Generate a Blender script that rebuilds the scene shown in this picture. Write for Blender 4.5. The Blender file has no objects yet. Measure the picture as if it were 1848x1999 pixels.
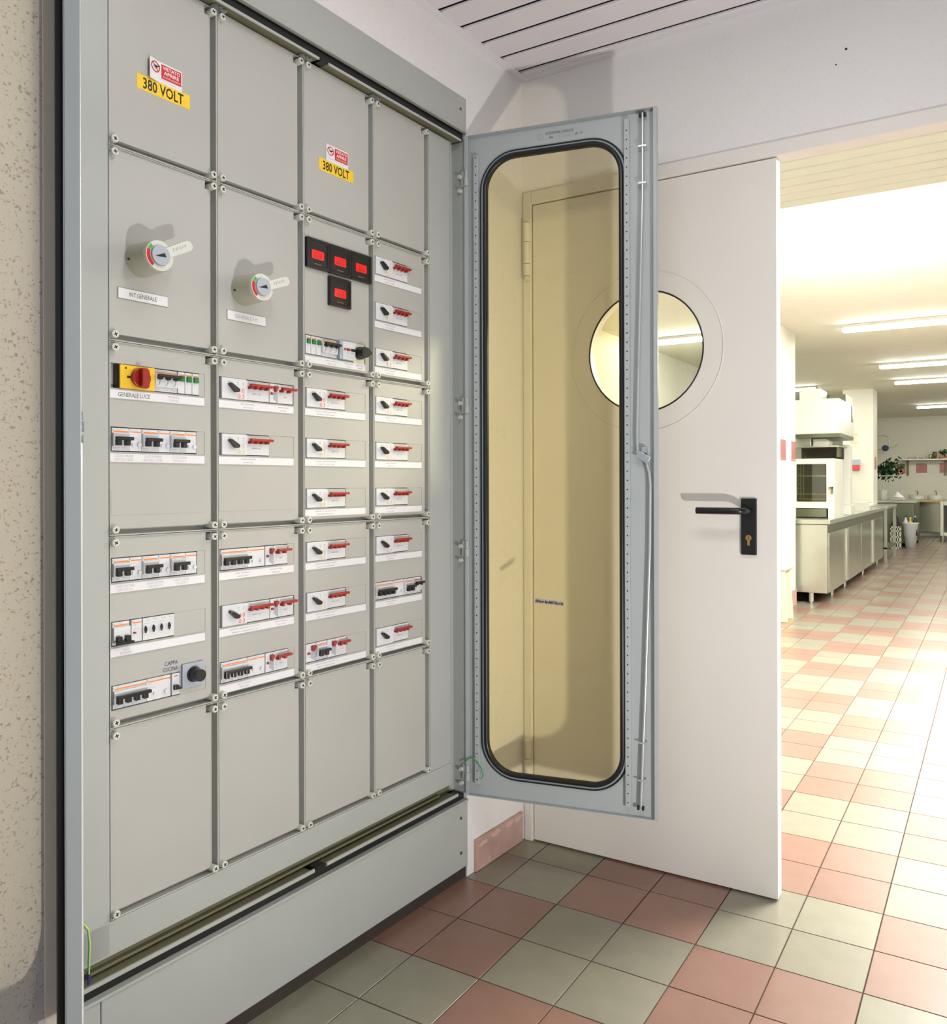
import bpy, bmesh, math, random
from mathutils import Vector, Matrix
random.seed(7)
scene = bpy.context.scene
PI = math.pi

# ------------------------------------------------------------------ camera
CAM_H = 1.1853
YAW = 0.5285
F_PX = 1595.76
cam_d = bpy.data.cameras.new('camera')
cam = bpy.data.objects.new('camera', cam_d)
scene.collection.objects.link(cam)
cam.location = (0, 0, CAM_H)
cam.matrix_world = Matrix.Translation((0, 0, CAM_H)) @ Matrix.Rotation(YAW, 4, 'Z') @ Matrix.Rotation(PI / 2, 4, 'X') @ Matrix.Rotation(-0.0024, 4, 'Z')
cam_d.sensor_fit = 'HORIZONTAL'
cam_d.sensor_width = 36.0
cam_d.lens = 36.0 * F_PX / 1848.0
cam_d.shift_x = -(1009.44 - 924.0) / 1848.0
cam_d.shift_y = -(999.5 - 942.54) / 1848.0
cam_d.clip_start = 0.02
scene.camera = cam

# ------------------------------------------------------------------ world, lamps, exposure
world = bpy.data.worlds.new('world')
scene.world = world
world.use_nodes = True
bg = world.node_tree.nodes['Background']
bg.inputs[0].default_value = (0.89, 0.94, 1.0, 1)
bg.inputs[1].default_value = 0.42

def lamp(name, kind, loc, energy, color=(1, 1, 1), rot=(0, 0, 0), **kw):
    d = bpy.data.lights.new(name, kind)
    d.energy = energy
    d.color = color
    for k, v in kw.items():
        setattr(d, k, v)
    o = bpy.data.objects.new(name, d)
    o.location = loc
    o.rotation_euler = rot
    scene.collection.objects.link(o)
    return o
# the photographer's lamp standing low on the floor to the right of the camera
flash = lamp('floor_flash_lamp', 'SPOT', (0.60, 0.90, 0.25), 82, (1.0, 0.975, 0.94), spot_size=math.radians(118), spot_blend=1.0, shadow_soft_size=0.045)
flash.rotation_euler = (Vector((-1.15, 1.95, 1.50)) - flash.location).to_track_quat('-Z', 'Y').to_euler()
# lamp in the kitchen behind the closed door leaf, turned up to the plain ceiling
lamp('kitchen_uplight', 'SPOT', (-0.75, 4.22, 1.45), 220, (1.0, 0.975, 0.92), (PI - math.radians(44), 0, math.radians(-8)), spot_size=math.radians(88), spot_blend=1.0, shadow_soft_size=0.08)

vs = scene.view_settings
vs.view_transform = 'Standard'
vs.look = 'None'
vs.exposure = 0.44
vs.gamma = 1.0
vs.use_curve_mapping = False
scene.cycles.use_denoising = True
scene.cycles.max_bounces = 8
scene.cycles.diffuse_bounces = 5
scene.cycles.transparent_max_bounces = 12
scene.cycles.sample_clamp_indirect = 6.0

# ------------------------------------------------------------------ materials
def S(r, g, b):
    f = lambda c: (c / 255 / 12.92) if c / 255 <= 0.04045 else ((c / 255 + 0.055) / 1.055) ** 2.4
    return (f(r), f(g), f(b), 1.0)
M = {}
def mat(name, col, rough=0.5, metal=0.0, spec=0.5, var=0.0, vscale=8.0, bump=0.0, bscale=200.0, emit=None, estr=0.0, coat=0.0):
    m = bpy.data.materials.new(name)
    m.use_nodes = True
    nt = m.node_tree
    b = nt.nodes['Principled BSDF']
    b.inputs['Base Color'].default_value = col
    b.inputs['Roughness'].default_value = rough
    b.inputs['Metallic'].default_value = metal
    b.inputs['Specular IOR Level'].default_value = spec
    b.inputs['Coat Weight'].default_value = coat
    if var > 0:
        n = nt.nodes.new('ShaderNodeTexNoise')
        n.inputs['Scale'].default_value = vscale
        n.inputs['Detail'].default_value = 5
        tc = nt.nodes.new('ShaderNodeTexCoord')
        nt.links.new(tc.outputs['Object'], n.inputs['Vector'])
        mr = nt.nodes.new('ShaderNodeMapRange')
        mr.inputs['From Min'].default_value = 0.3
        mr.inputs['From Max'].default_value = 0.7
        mr.inputs['To Min'].default_value = 1 - var
        mr.inputs['To Max'].default_value = 1 + var
        nt.links.new(n.outputs['Fac'], mr.inputs['Value'])
        mx = nt.nodes.new('ShaderNodeVectorMath')
        mx.operation = 'SCALE'
        mx.inputs[0].default_value = col[:3]
        nt.links.new(mr.outputs[0], mx.inputs['Scale'])
        nt.links.new(mx.outputs[0], b.inputs['Base Color'])
    if bump > 0:
        n2 = nt.nodes.new('ShaderNodeTexNoise')
        n2.inputs['Scale'].default_value = bscale
        n2.inputs['Detail'].default_value = 3
        tc2 = nt.nodes.new('ShaderNodeTexCoord')
        nt.links.new(tc2.outputs['Object'], n2.inputs['Vector'])
        bp = nt.nodes.new('ShaderNodeBump')
        bp.inputs['Strength'].default_value = bump
        bp.inputs['Distance'].default_value = 0.002
        nt.links.new(n2.outputs['Fac'], bp.inputs['Height'])
        nt.links.new(bp.outputs[0], b.inputs['Normal'])
    if emit:
        b.inputs['Emission Color'].default_value = emit
        b.inputs['Emission Strength'].default_value = estr
    M[name] = m
    return m

def speckle(name, base, dark, amount, rough=0.8, scale=130.0, bump=0.25):
    """rough plaster strewn with small dark flecks"""
    m = mat(name, base, rough, bump=bump, bscale=90)
    nt = m.node_tree
    b = nt.nodes['Principled BSDF']
    tc = nt.nodes.new('ShaderNodeTexCoord')
    n = nt.nodes.new('ShaderNodeTexNoise')
    n.inputs['Scale'].default_value = scale
    n.inputs['Detail'].default_value = 2.5
    n.inputs['Roughness'].default_value = 0.6
    nt.links.new(tc.outputs['Object'], n.inputs['Vector'])
    n3 = nt.nodes.new('ShaderNodeTexNoise')
    n3.inputs['Scale'].default_value = 9
    n3.inputs['Detail'].default_value = 4
    nt.links.new(tc.outputs['Object'], n3.inputs['Vector'])
    ad = nt.nodes.new('ShaderNodeMath')
    ad.operation = 'MULTIPLY_ADD'
    ad.inputs[1].default_value = 0.08
    nt.links.new(n3.outputs['Fac'], ad.inputs[0])
    nt.links.new(n.outputs['Fac'], ad.inputs[2])
    r = nt.nodes.new('ShaderNodeMapRange')
    r.inputs['From Min'].default_value = 0.620
    r.inputs['From Max'].default_value = 0.72
    r.inputs['To Max'].default_value = amount
    nt.links.new(ad.outputs[0], r.inputs['Value'])
    mx = nt.nodes.new('ShaderNodeMix')
    mx.data_type = 'RGBA'
    mx.inputs['A'].default_value = base
    mx.inputs['B'].default_value = dark
    nt.links.new(r.outputs[0], mx.inputs['Factor'])
    nt.links.new(mx.outputs['Result'], b.inputs['Base Color'])
    return m

def glass(name, tint, gloss=0.05, rough=0.02):
    m = bpy.data.materials.new(name)
    m.use_nodes = True
    nt = m.node_tree
    for n in list(nt.nodes):
        nt.nodes.remove(n)
    out = nt.nodes.new('ShaderNodeOutputMaterial')
    tr = nt.nodes.new('ShaderNodeBsdfTransparent')
    tr.inputs[0].default_value = tint
    gl = nt.nodes.new('ShaderNodeBsdfGlossy')
    gl.inputs['Roughness'].default_value = rough
    mx = nt.nodes.new('ShaderNodeMixShader')
    mx.inputs[0].default_value = gloss
    nt.links.new(tr.outputs[0], mx.inputs[1])
    nt.links.new(gl.outputs[0], mx.inputs[2])
    nt.links.new(mx.outputs[0], out.inputs[0])
    M[name] = m
    return m

def tile_mat(name, col, rough=0.42):
    m = mat(name, col, rough, spec=0.7, var=0.07, vscale=14, bump=0.05, bscale=300)
    nt = m.node_tree
    b = nt.nodes['Principled BSDF']
    lk = b.inputs['Base Color'].links[0]
    src = lk.from_socket
    oi = nt.nodes.new('ShaderNodeObjectInfo')
    mr = nt.nodes.new('ShaderNodeMapRange')
    mr.inputs['To Min'].default_value = 0.93
    mr.inputs['To Max'].default_value = 1.07
    nt.links.new(oi.outputs['Random'], mr.inputs['Value'])
    sp = nt.nodes.new('ShaderNodeTexNoise')
    sp.inputs['Scale'].default_value = 420
    tc = nt.nodes.new('ShaderNodeTexCoord')
    nt.links.new(tc.outputs['Object'], sp.inputs['Vector'])
    mr2 = nt.nodes.new('ShaderNodeMapRange')
    mr2.inputs['From Min'].default_value = 0.3
    mr2.inputs['From Max'].default_value = 0.7
    mr2.inputs['To Min'].default_value = 0.88
    mr2.inputs['To Max'].default_value = 1.12
    nt.links.new(sp.outputs['Fac'], mr2.inputs['Value'])
    mu = nt.nodes.new('ShaderNodeMath')
    mu.operation = 'MULTIPLY'
    nt.links.new(mr.outputs[0], mu.inputs[0])
    nt.links.new(mr2.outputs[0], mu.inputs[1])
    v = nt.nodes.new('ShaderNodeVectorMath')
    v.operation = 'SCALE'
    nt.links.new(src, v.inputs[0])
    nt.links.new(mu.outputs[0], v.inputs['Scale'])
    nt.links.new(v.outputs[0], b.inputs['Base Color'])
    return m

speckle('plaster_left', S(198, 195, 198), S(128, 112, 100), 0.65, scale=165.0)
speckle('plaster_white', S(226, 224, 224), S(186, 178, 178), 0.13, scale=110)
mat('plaster_smooth', S(222, 214, 205), 0.75, var=0.03, bump=0.08, bscale=60)
mat('kitchen_paint', S(220, 218, 206), 0.6, var=0.02)
mat('ceiling_paint', S(230, 228, 212), 0.8, var=0.02)
mat('cabinet_panel', S(174, 174, 170), 0.42, var=0.025, vscale=5, bump=0.03, bscale=500)
mat('cabinet_frame', S(168, 172, 169), 0.4, var=0.02, vscale=6)
mat('cabinet_door', S(170, 176, 177), 0.38, var=0.02, vscale=6)
mat('olive_shade_metal', S(150, 150, 128), 0.5)
mat('olive_shaded', S(112, 110, 86), 0.5, var=0.05)  # shade on the door-opening ledges and recess rails, put into the base colour
mat('rubber_black', S(22, 22, 22), 0.35, spec=0.5)
mat('black_void', S(16, 15, 14), 0.9, spec=0.1)
mat('bead_glint', S(135, 150, 158), 0.3)  # filler strip; the seal's bluish glint is put into its colour
mat('toe_brown', S(52, 44, 40), 0.6)
mat('zinc', S(190, 198, 204), 0.32, metal=0.75, var=0.06, vscale=40)
mat('rod_steel', S(205, 210, 212), 0.3, metal=0.6)
mat('plastic_white', S(212, 214, 219), 0.35)
mat('plastic_cream', S(212, 212, 190), 0.4)
mat('plastic_grey', S(165, 172, 184), 0.4)
mat('plastic_screw', S(205, 206, 198), 0.4)
mat('plastic_beige', S(178, 177, 160), 0.42)
mat('plastic_black', S(24, 25, 26), 0.3)
mat('plastic_red', S(158, 36, 30), 0.35)
mat('isolator_red', S(150, 24, 18), 0.35)
mat('isolator_yellow', S(232, 190, 40), 0.4)
mat('sign_yellow', S(240, 200, 40), 0.45)
mat('sign_white', S(226, 224, 226), 0.45)
mat('sign_red', S(196, 34, 34), 0.45)
mat('orange', S(240, 132, 42), 0.4)
mat('orange_print', S(230, 92, 40), 0.5)
mat('yellow_print', S(214, 190, 122), 0.5)
mat('green_lens', S(12, 122, 58), 0.2)
mat('green_print', S(70, 170, 60), 0.4)
mat('blue_ink', S(40, 44, 110), 0.5)
mat('ink', S(58, 58, 66), 0.5)
mat('ink_pale', S(168, 168, 180), 0.5)
mat('ink_black', S(20, 16, 10), 0.5)
mat('paper_white', S(222, 222, 227), 0.5)
mat('meter_black', S(20, 17, 17), 0.3)
mat('meter_red', S(200, 26, 22), 0.25, emit=S(220, 20, 14), estr=0.35)
mat('meter_digit', S(110, 8, 8), 0.3)
mat('door_white', S(224, 220, 214), 0.45, var=0.015, vscale=3)
mat('tape_grey', S(178, 168, 160), 0.5)
mat('brass', S(196, 158, 90), 0.25, metal=0.8)
mat('slat_white', S(222, 218, 224), 0.4, var=0.02, vscale=4)
mat('slat_kitchen', S(212, 217, 204), 0.45, var=0.02)
mat('ceiling_trim', S(224, 222, 226), 0.5)
mat('slat_void', S(9, 9, 9), 0.9, spec=0.1)
mat('slat_void_kitchen', S(150, 146, 116), 0.9, spec=0.1)
mat('grout', S(74, 58, 50), 0.85, spec=0.2)
tile_mat('tile_grey', S(128, 124, 109), 0.30)
tile_mat('tile_red', S(132, 99, 87), 0.30)
mat('skirting_pink', S(184, 150, 141), 0.45, var=0.09, vscale=22)
mat('plaster_smear', S(206, 172, 164), 0.6)
mat('wall_tile_red', S(170, 110, 106), 0.3)
mat('steel', S(196, 198, 186), 0.28, metal=0.85, var=0.04, vscale=6)
mat('steel_dark', S(120, 124, 104), 0.3, metal=0.85)
mat('steel_panel', S(178, 182, 164), 0.2, metal=0.9, var=0.05, vscale=3)
mat('white_enamel', S(206, 207, 198), 0.3)
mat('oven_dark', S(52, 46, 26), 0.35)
mat('oven_tray', S(150, 138, 70), 0.35, metal=0.5)
mat('lamp_tube', S(255, 252, 240), 0.5, emit=(0.99, 1.0, 0.89, 1), estr=40.0)
mat('fill_panel', S(255, 252, 240), 0.5, emit=(1.0, 0.985, 0.92, 1), estr=58.0)
mat('fill_room_light', S(255, 252, 245), 0.5, emit=(0.98, 0.985, 1.0, 1), estr=8.5)
mat('wood', S(196, 170, 110), 0.5, var=0.1, vscale=10)
mat('leaf_green', S(34, 84, 42), 0.5, var=0.3, vscale=30)
mat('leaf_dark', S(20, 54, 30), 0.5, var=0.3, vscale=30)
mat('flower_orange', S(226, 120, 82), 0.5)
mat('blue_enamel', S(52, 70, 110), 0.3)
mat('bag_black', S(24, 24, 30), 0.35)
mat('soap_pink', S(206, 70, 84), 0.3)
mat('stool_cream', S(222, 216, 170), 0.4)
mat('jar_olive', S(110, 92, 52), 0.35)
mat('notice_print', S(222, 196, 160), 0.6)
mat('wire_green', S(60, 150, 90), 0.4)
mat('wire_yellow', S(206, 208, 80), 0.4)
mat('wire_blue', S(40, 44, 120), 0.4)
glass('yellow_glass', (0.97, 0.90, 0.65, 1), 0.03)
glass('clear_glass', (0.93, 0.96, 0.92, 1), 0.05)
glass('oven_glass', (0.75, 0.76, 0.62, 1), 0.08)

# ------------------------------------------------------------------ mesh helpers
COL = scene.collection

class MB:
    def __init__(self):
        self.v = []
        self.f = []
        self.mi = []
        self.sm = []
    def quadset(self, pts, faces, mi=0, smooth=False):
        b = len(self.v)
        self.v += [tuple(p) for p in pts]
        for f in faces:
            self.f.append([b + i for i in f])
            self.mi.append(mi)
            self.sm.append(smooth)
        return self
    def box(self, x0, x1, y0, y1, z0, z1, mi=0):
        x0, x1 = min(x0, x1), max(x0, x1)
        y0, y1 = min(y0, y1), max(y0, y1)
        z0, z1 = min(z0, z1), max(z0, z1)
        p = [(x0, y0, z0), (x1, y0, z0), (x1, y1, z0), (x0, y1, z0), (x0, y0, z1), (x1, y0, z1), (x1, y1, z1), (x0, y1, z1)]
        return self.quadset(p, [(0, 3, 2, 1), (4, 5, 6, 7), (0, 1, 5, 4), (1, 2, 6, 5), (2, 3, 7, 6), (3, 0, 4, 7)], mi)
    def obox(self, c, ax, ay, az, mi=0):
        c = Vector(c); ax = Vector(ax); ay = Vector(ay); az = Vector(az)
        p = [c + sx * ax + sy * ay + sz * az for sz in (-1, 1) for sx, sy in ((-1, -1), (1, -1), (1, 1), (-1, 1))]
        return self.quadset(p, [(0, 3, 2, 1), (4, 5, 6, 7), (0, 1, 5, 4), (1, 2, 6, 5), (2, 3, 7, 6), (3, 0, 4, 7)], mi)
    def cyl(self, p0, p1, r0, r1=None, n=16, mi=0, caps=True):
        r1 = r0 if r1 is None else r1
        p0 = Vector(p0); p1 = Vector(p1)
        d = (p1 - p0).normalized()
        u = d.orthogonal().normalized()
        w = d.cross(u)
        a = [p0 + r0 * (u * math.cos(2 * PI * i / n) + w * math.sin(2 * PI * i / n)) for i in range(n)]
        b = [p1 + r1 * (u * math.cos(2 * PI * i / n) + w * math.sin(2 * PI * i / n)) for i in range(n)]
        self.quadset(a + b, [(i, (i + 1) % n, n + (i + 1) % n, n + i) for i in range(n)], mi, True)
        if caps:
            self.quadset(a, [tuple(reversed(range(n)))], mi)
            self.quadset(b, [tuple(range(n))], mi)
        return self
    def tube(self, pts, r, n=8, mi=0, closed=False):
        pts = [Vector(p) for p in pts]
        k = len(pts)
        rings = []
        prev = None
        for i in range(k):
            if closed:
                t = (pts[(i + 1) % k] - pts[i - 1]).normalized()
            else:
                t = (pts[min(i + 1, k - 1)] - pts[max(i - 1, 0)]).normalized()
            u = t.orthogonal().normalized() if prev is None else (prev - t * prev.dot(t)).normalized()
            prev = u
            w = t.cross(u)
            rings.append([pts[i] + r * (u * math.cos(2 * PI * j / n) + w * math.sin(2 * PI * j / n)) for j in range(n)])
        base = [p for rg in rings for p in rg]
        fs = []
        for i in range(k if closed else k - 1):
            i2 = (i + 1) % k
            for j in range(n):
                fs.append((i * n + j, i * n + (j + 1) % n, i2 * n + (j + 1) % n, i2 * n + j))
        self.quadset(base, fs, mi, True)
        if not closed:
            self.quadset(rings[0], [tuple(reversed(range(n)))], mi)
            self.quadset(rings[-1], [tuple(range(n))], mi)
        return self
    def prism(self, poly, y0, y1, mi=0):
        """polygon in x,z extruded along y (y0 nearer the viewer)"""
        n = len(poly)
        a = [(x, y0, z) for x, z in poly]
        b = [(x, y1, z) for x, z in poly]
        return self.quadset(a + b, [tuple(range(n)), tuple(reversed(range(n, 2 * n)))] + [(i, n + i, n + (i + 1) % n, (i + 1) % n) for i in range(n)], mi)
    def lathe(self, prof, c=(0, 0, 0), n=20, mi=0):
        """profile of (r, z) about a vertical axis"""
        c = Vector(c)
        pts = []
        for r, z in prof:
            for i in range(n):
                pts.append(c + Vector((r * math.cos(2 * PI * i / n), r * math.sin(2 * PI * i / n), z)))
        fs = []
        for k in range(len(prof) - 1):
            for i in range(n):
                fs.append((k * n + i, k * n + (i + 1) % n, (k + 1) * n + (i + 1) % n, (k + 1) * n + i))
        return self.quadset(pts, fs, mi, True)
    def mesh(self, name):
        me = bpy.data.meshes.new(name)
        me.from_pydata(self.v, [], self.f)
        for p, i, s in zip(me.polygons, self.mi, self.sm):
            p.material_index = i
            p.use_smooth = s
        bm = bmesh.new()
        bm.from_mesh(me)
        bmesh.ops.recalc_face_normals(bm, faces=bm.faces)
        bm.to_mesh(me)
        bm.free()
        return me
    def build(self, name, mats, parent=None, bevel=0.0, seg=2):
        me = self.mesh(name)
        for m in (mats if isinstance(mats, (list, tuple)) else [mats]):
            me.materials.append(M[m])
        return put(name, me, parent, bevel, seg)

def put(name, me, parent=None, bevel=0.0, seg=2):
    o = bpy.data.objects.new(name, me)
    COL.objects.link(o)
    o.parent = parent
    if bevel > 0:
        md = o.modifiers.new('edge', 'BEVEL')
        md.width = bevel
        md.segments = seg
        md.limit_method = 'ANGLE'
        md.angle_limit = 0.7
        md.use_clamp_overlap = True
    return o

def tag(o, label=None, cat=None, group=None, kind=None):
    if label: o['label'] = label
    if cat: o['category'] = cat
    if group: o['group'] = group
    if kind: o['kind'] = kind
    return o

def thing(name, label, cat, loc=(0, 0, 0), rz=0.0, group=None):
    o = bpy.data.objects.new(name, None)
    o.empty_display_size = 0.05
    COL.objects.link(o)
    o.location = loc
    o.rotation_euler = (0, 0, rz)
    return tag(o, label, cat, group)

def part(name, mats, parent, fn, bevel=0.0, seg=2):
    b = MB()
    fn(b)
    o = b.build(name, mats, parent, bevel, seg)
    if name in ('print', 'emblem', 'handwriting', 'plaster_smear', 'nail_hole'):
        o['kind'] = 'stuff'
    return o

def boxp(name, m, parent, x0, x1, y0, y1, z0, z1, bevel=0.0, seg=2):
    return MB().box(x0, x1, y0, y1, z0, z1).build(name, m, parent, bevel, seg)

_font_cache = {}
def text(name, body, h, m, parent, x, y, z, width=None, align='CENTER', depth=0.0002, bold=0.0):
    """flat lettering facing -y; (x, z) is its centre (or left end), h the cap height"""
    cu = bpy.data.curves.new('lettering', 'FONT')
    cu.body = body
    cu.size = 1.0
    cu.align_x = 'LEFT'
    cu.resolution_u = 2
    cu.extrude = 0.0
    cu.offset = bold
    tmp = bpy.data.objects.new('lettering_tmp', cu)
    COL.objects.link(tmp)
    dg = bpy.context.evaluated_depsgraph_get()
    me = bpy.data.meshes.new_from_object(tmp.evaluated_get(dg))
    bpy.data.objects.remove(tmp)
    bpy.data.curves.remove(cu)
    xs = [v.co.x for v in me.vertices]
    ys = [v.co.y for v in me.vertices]
    x0, x1, y0, y1 = min(xs), max(xs), min(ys), max(ys)
    s = h / (y1 - y0)
    sx = (width / (x1 - x0)) if width else s
    ox = -(x0 + x1) / 2 if align == 'CENTER' else -x0
    oy = -(y0 + y1) / 2
    for v in me.vertices:
        v.co = ((v.co.x + ox) * sx + x, y - depth, (v.co.y + oy) * s + z)
    me.materials.clear()
    me.materials.append(M[m])
    me.update()
    return put(name, me, parent)

def dashes(b, x0, x1, z, h, y, seed, mi=0):
    """a line of print too small to read: a row of tiny uneven strokes"""
    r = random.Random(seed)
    x = x0
    while x < x1:
        w = r.uniform(0.0009, 0.0018)
        b.box(x, min(x + w * 0.55, x1), y - 0.0002, y, z - h / 2 * r.uniform(0.6, 1), z + h / 2 * r.uniform(0.6, 1), mi)
        x += w + (0.002 if r.random() < 0.15 else 0.0004)

def rrect(x0, x1, z0, z1, r, n=8):
    pts = []
    for cx, cz, a0 in ((x1 - r, z1 - r, 0), (x0 + r, z1 - r, 90), (x0 + r, z0 + r, 180), (x1 - r, z0 + r, 270)):
        for i in range(n + 1):
            a = math.radians(a0 + 90 * i / n)
            pts.append((cx + r * math.cos(a), cz + r * math.sin(a)))
    return pts

def plate_with_hole(outer, inner, y0, y1):
    """flat sheet in x,z with a hole, thickness y0..y1; returns mesh"""
    bm = bmesh.new()
    def loop(pts):
        vs = [bm.verts.new((x, y0, z)) for x, z in pts]
        return [bm.edges.new((vs[i], vs[(i + 1) % len(vs)])) for i in range(len(vs))]
    es = loop(outer) + loop(inner)
    bmesh.ops.triangle_fill(bm, use_beauty=True, use_dissolve=False, edges=es)
    ext = bmesh.ops.extrude_face_region(bm, geom=list(bm.faces))
    bmesh.ops.translate(bm, vec=(0, y1 - y0, 0), verts=[v for v in ext['geom'] if isinstance(v, bmesh.types.BMVert)])
    bmesh.ops.recalc_face_normals(bm, faces=bm.faces)
    me = bpy.data.meshes.new('sheet')
    bm.to_mesh(me)
    bm.free()
    return me

# ------------------------------------------------------------------ the setting
# frame of the cabinet wall: x runs along the wall to the far corner, y into the wall
A = 0.0507
O = Vector((-1.3707, 2.0471, 0.0))
RZ = PI / 2 - A
EX = Vector((math.sin(A), math.cos(A), 0))
EY = Vector((-math.cos(A), math.sin(A), 0))
def cw(x, y=0.0, z=0.0):
    return O + EX * x + EY * y + Vector((0, 0, z))
CAB_L = -1.192

YW = 2.362          # door wall
ZC = 2.5215         # slatted ceiling
ZK = 2.62           # kitchen ceiling

# --- floor
floor_o = MB().box(-3.4, 3.2, -1.0, 20.6, -0.06, -0.0035).build('floor', 'grout')
tag(floor_o, kind='structure')
TX, TY, TP = -1.2661, 2.2395, 0.2
def is_red(c, r):
    return (((c + 1) // 2) + ((r + 1) // 2)) % 2 == 1
def tile_mesh(name, m):
    b = MB()
    h = 0.0983
    e = 0.0004
    top = [(-h + e, -h + e, 0), (h - e, -h + e, 0), (h - e, h - e, 0), (-h + e, h - e, 0)]
    mid = [(-h, -h, -e), (h, -h, -e), (h, h, -e), (-h, h, -e)]
    bot = [(-h, -h, -0.008), (h, -h, -0.008), (h, h, -0.008), (-h, h, -0.008)]
    fs = [(0, 1, 2, 3)] + [(i, 4 + i, 4 + (i + 1) % 4, (i + 1) % 4) for i in range(4)] + [(4 + i, 8 + i, 8 + (i + 1) % 4, 4 + (i + 1) % 4) for i in range(4)]
    b.quadset(top + mid + bot, fs)
    me = b.mesh(name)
    me.materials.append(M[m])
    return me
tm = {False: tile_mesh('tile', 'tile_grey'), True: tile_mesh('tile', 'tile_red')}
cells = []
fw = Vector((-math.sin(YAW), math.cos(YAW)))
rt = Vector((math.cos(YAW), math.sin(YAW)))
for c in range(-10, 22):
    for r in range(-92, 16):
        x = TX + TP * (c + 0.5)
        y = TY - TP * (r + 0.5)
        if y < YW + 0.1 and x < -1.40: continue
        if y > YW + 0.1 and x < -3.2: continue
        p = Vector((x, y))
        D = p.dot(fw)
        L = p.dot(rt)
        seen = False
        if D > 0.6:
            px = 1009.4 + F_PX * L / D
            py = 942.5 + F_PX * CAM_H / D
            seen = -60 < px < 1930 and py < 2080 and (y < YW + 0.06 or px > 1490)
        cells.append((0 if seen else 1, D, c, r, x, y))
cells.sort()
rest = {False: MB(), True: MB()}
for k, (s, D, c, r, x, y) in enumerate(cells):
    if k < 300 and s == 0:
        o = put('tile', tm[is_red(c, r)], floor_o)
        o.location = (x, y, 0)
    else:
        h = 0.0983
        rest[is_red(c, r)].quadset([(x - h, y - h, 0), (x + h, y - h, 0), (x + h, y + h, 0), (x - h, y + h, 0), (x - h, y - h, -0.004), (x + h, y - h, -0.004), (x + h, y + h, -0.004), (x - h, y + h, -0.004)],
                                   [(0, 1, 2, 3), (0, 4, 5, 1), (1, 5, 6, 2), (2, 6, 7, 3), (3, 7, 4, 0)])
for k in (False, True):
    tag(rest[k].build('tile_field', 'tile_red' if k else 'tile_grey', floor_o), kind='stuff')

# --- wall carrying the cabinet
wl = bpy.data.objects.new('wall_left', None)
b = MB()
b.box(-3.2, CAB_L - 0.012, 0.004, 0.25, 0, 2.75)
b.box(0.002, 0.42, 0.004, 0.25, 0, 2.75)
b.box(CAB_L - 0.012, 0.002, 0.004, 0.25, 2.342, 2.75)
wl = b.build('wall_left', 'plaster_left')
wl.data.materials.append(M['plaster_white'])
for p in wl.data.polygons:
    if p.center.x > CAB_L - 0.013: p.material_index = 1
wl.location = O
wl.rotation_euler = (0, 0, RZ)
tag(wl, kind='structure')
boxp('plaster_band', 'plaster_smooth', wl, -1.232, CAB_L - 0.012, 0.0015, 0.006, 0, 2.6, 0.001)

# skirting tile beside the cabinet
sk = MB().box(0.036, 0.298, -0.006, 0.006, 0.001, 0.098).build('baseboard_left', 'skirting_pink', None, 0.002)
sk.location = O
sk.rotation_euler = (0, 0, RZ)
tag(sk, kind='structure')
def smear(b):
    rr = random.Random(3)
    for x0, z0, n in ((0.075, 0.078, 9), (0.14, 0.086, 10), (0.22, 0.088, 9), (0.27, 0.086, 8), (0.105, 0.02, 6)):
        pts = []
        for i in range(n):
            a = 2 * PI * i / n
            rx = rr.uniform(0.012, 0.035) if z0 > 0.05 else rr.uniform(0.004, 0.007)
            rz_ = rr.uniform(0.004, 0.012) if z0 > 0.05 else rr.uniform(0.006, 0.016)
            pts.append((min(max(x0 + rx * math.cos(a), 0.038), 0.296), min(z0 + rz_ * math.sin(a), 0.0965)))
        b.prism(pts, -0.0064, -0.006)
part('plaster_smear', 'plaster_smear', sk, smear)

# --- wall with the doorway
b = MB()
b.box(-1.75, 3.2, YW, YW + 0.055, 2.148, 2.75)
b.box(-1.75, -1.352, YW, YW + 0.055, 0, 2.148)
b.box(1.2, 3.2, YW, YW + 0.055, 0, 2.148)
wb = tag(b.build('wall_back', 'plaster_white'), kind='structure')
def nailholes(b):
    for x, z, r in ((-0.345, 2.358, 0.0035), (-0.371, 2.322, 0.0022)):
        b.cyl((x, YW - 0.0006, z), (x, YW + 0.002, z), r, n=10)
part('nail_hole', 'ink_black', wb, nailholes)

# door frame
b = MB()
b.box(-1.352, -1.322, YW - 0.006, YW + 0.055, 0, 2.148)
b.box(-1.322, 1.2, YW - 0.006, YW + 0.055, 2.106, 2.148)
b.box(1.17, 1.2, YW - 0.006, YW + 0.055, 0, 2.106)
tag(b.build('trim_1', 'door_white', None, 0.003), kind='structure')

# closed leaf of the double door
DX0, DX1 = -1.318, -0.531
PCX, PCZ, PR = -0.928, 1.588, 0.186
circ = lambda r, n=56: [(PCX + r * math.cos(2 * PI * i / n), PCZ + r * math.sin(2 * PI * i / n)) for i in range(n)]
me = plate_with_hole([(DX0, 0.006), (DX1, 0.006), (DX1, 2.102), (DX0, 2.102)], circ(PR), YW + 0.002, YW + 0.045)
me.materials.append(M['door_white'])
door = put('door_1', me, None)
tag(door, kind='structure')
def ring(b, r, t, y):
    n = 56
    b.tube([(PCX + r * math.cos(2 * PI * i / n), y, PCZ + r * math.sin(2 * PI * i / n)) for i in range(n)], t, 8, closed=True)
part('porthole_seal', 'rubber_black', door, lambda b: ring(b, PR - 0.001, 0.0028, YW + 0.003))
part('porthole_bead', 'door_white', door, lambda b: ring(b, 0.246, 0.0022, YW + 0.0015))
b = MB()
n = 56
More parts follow.
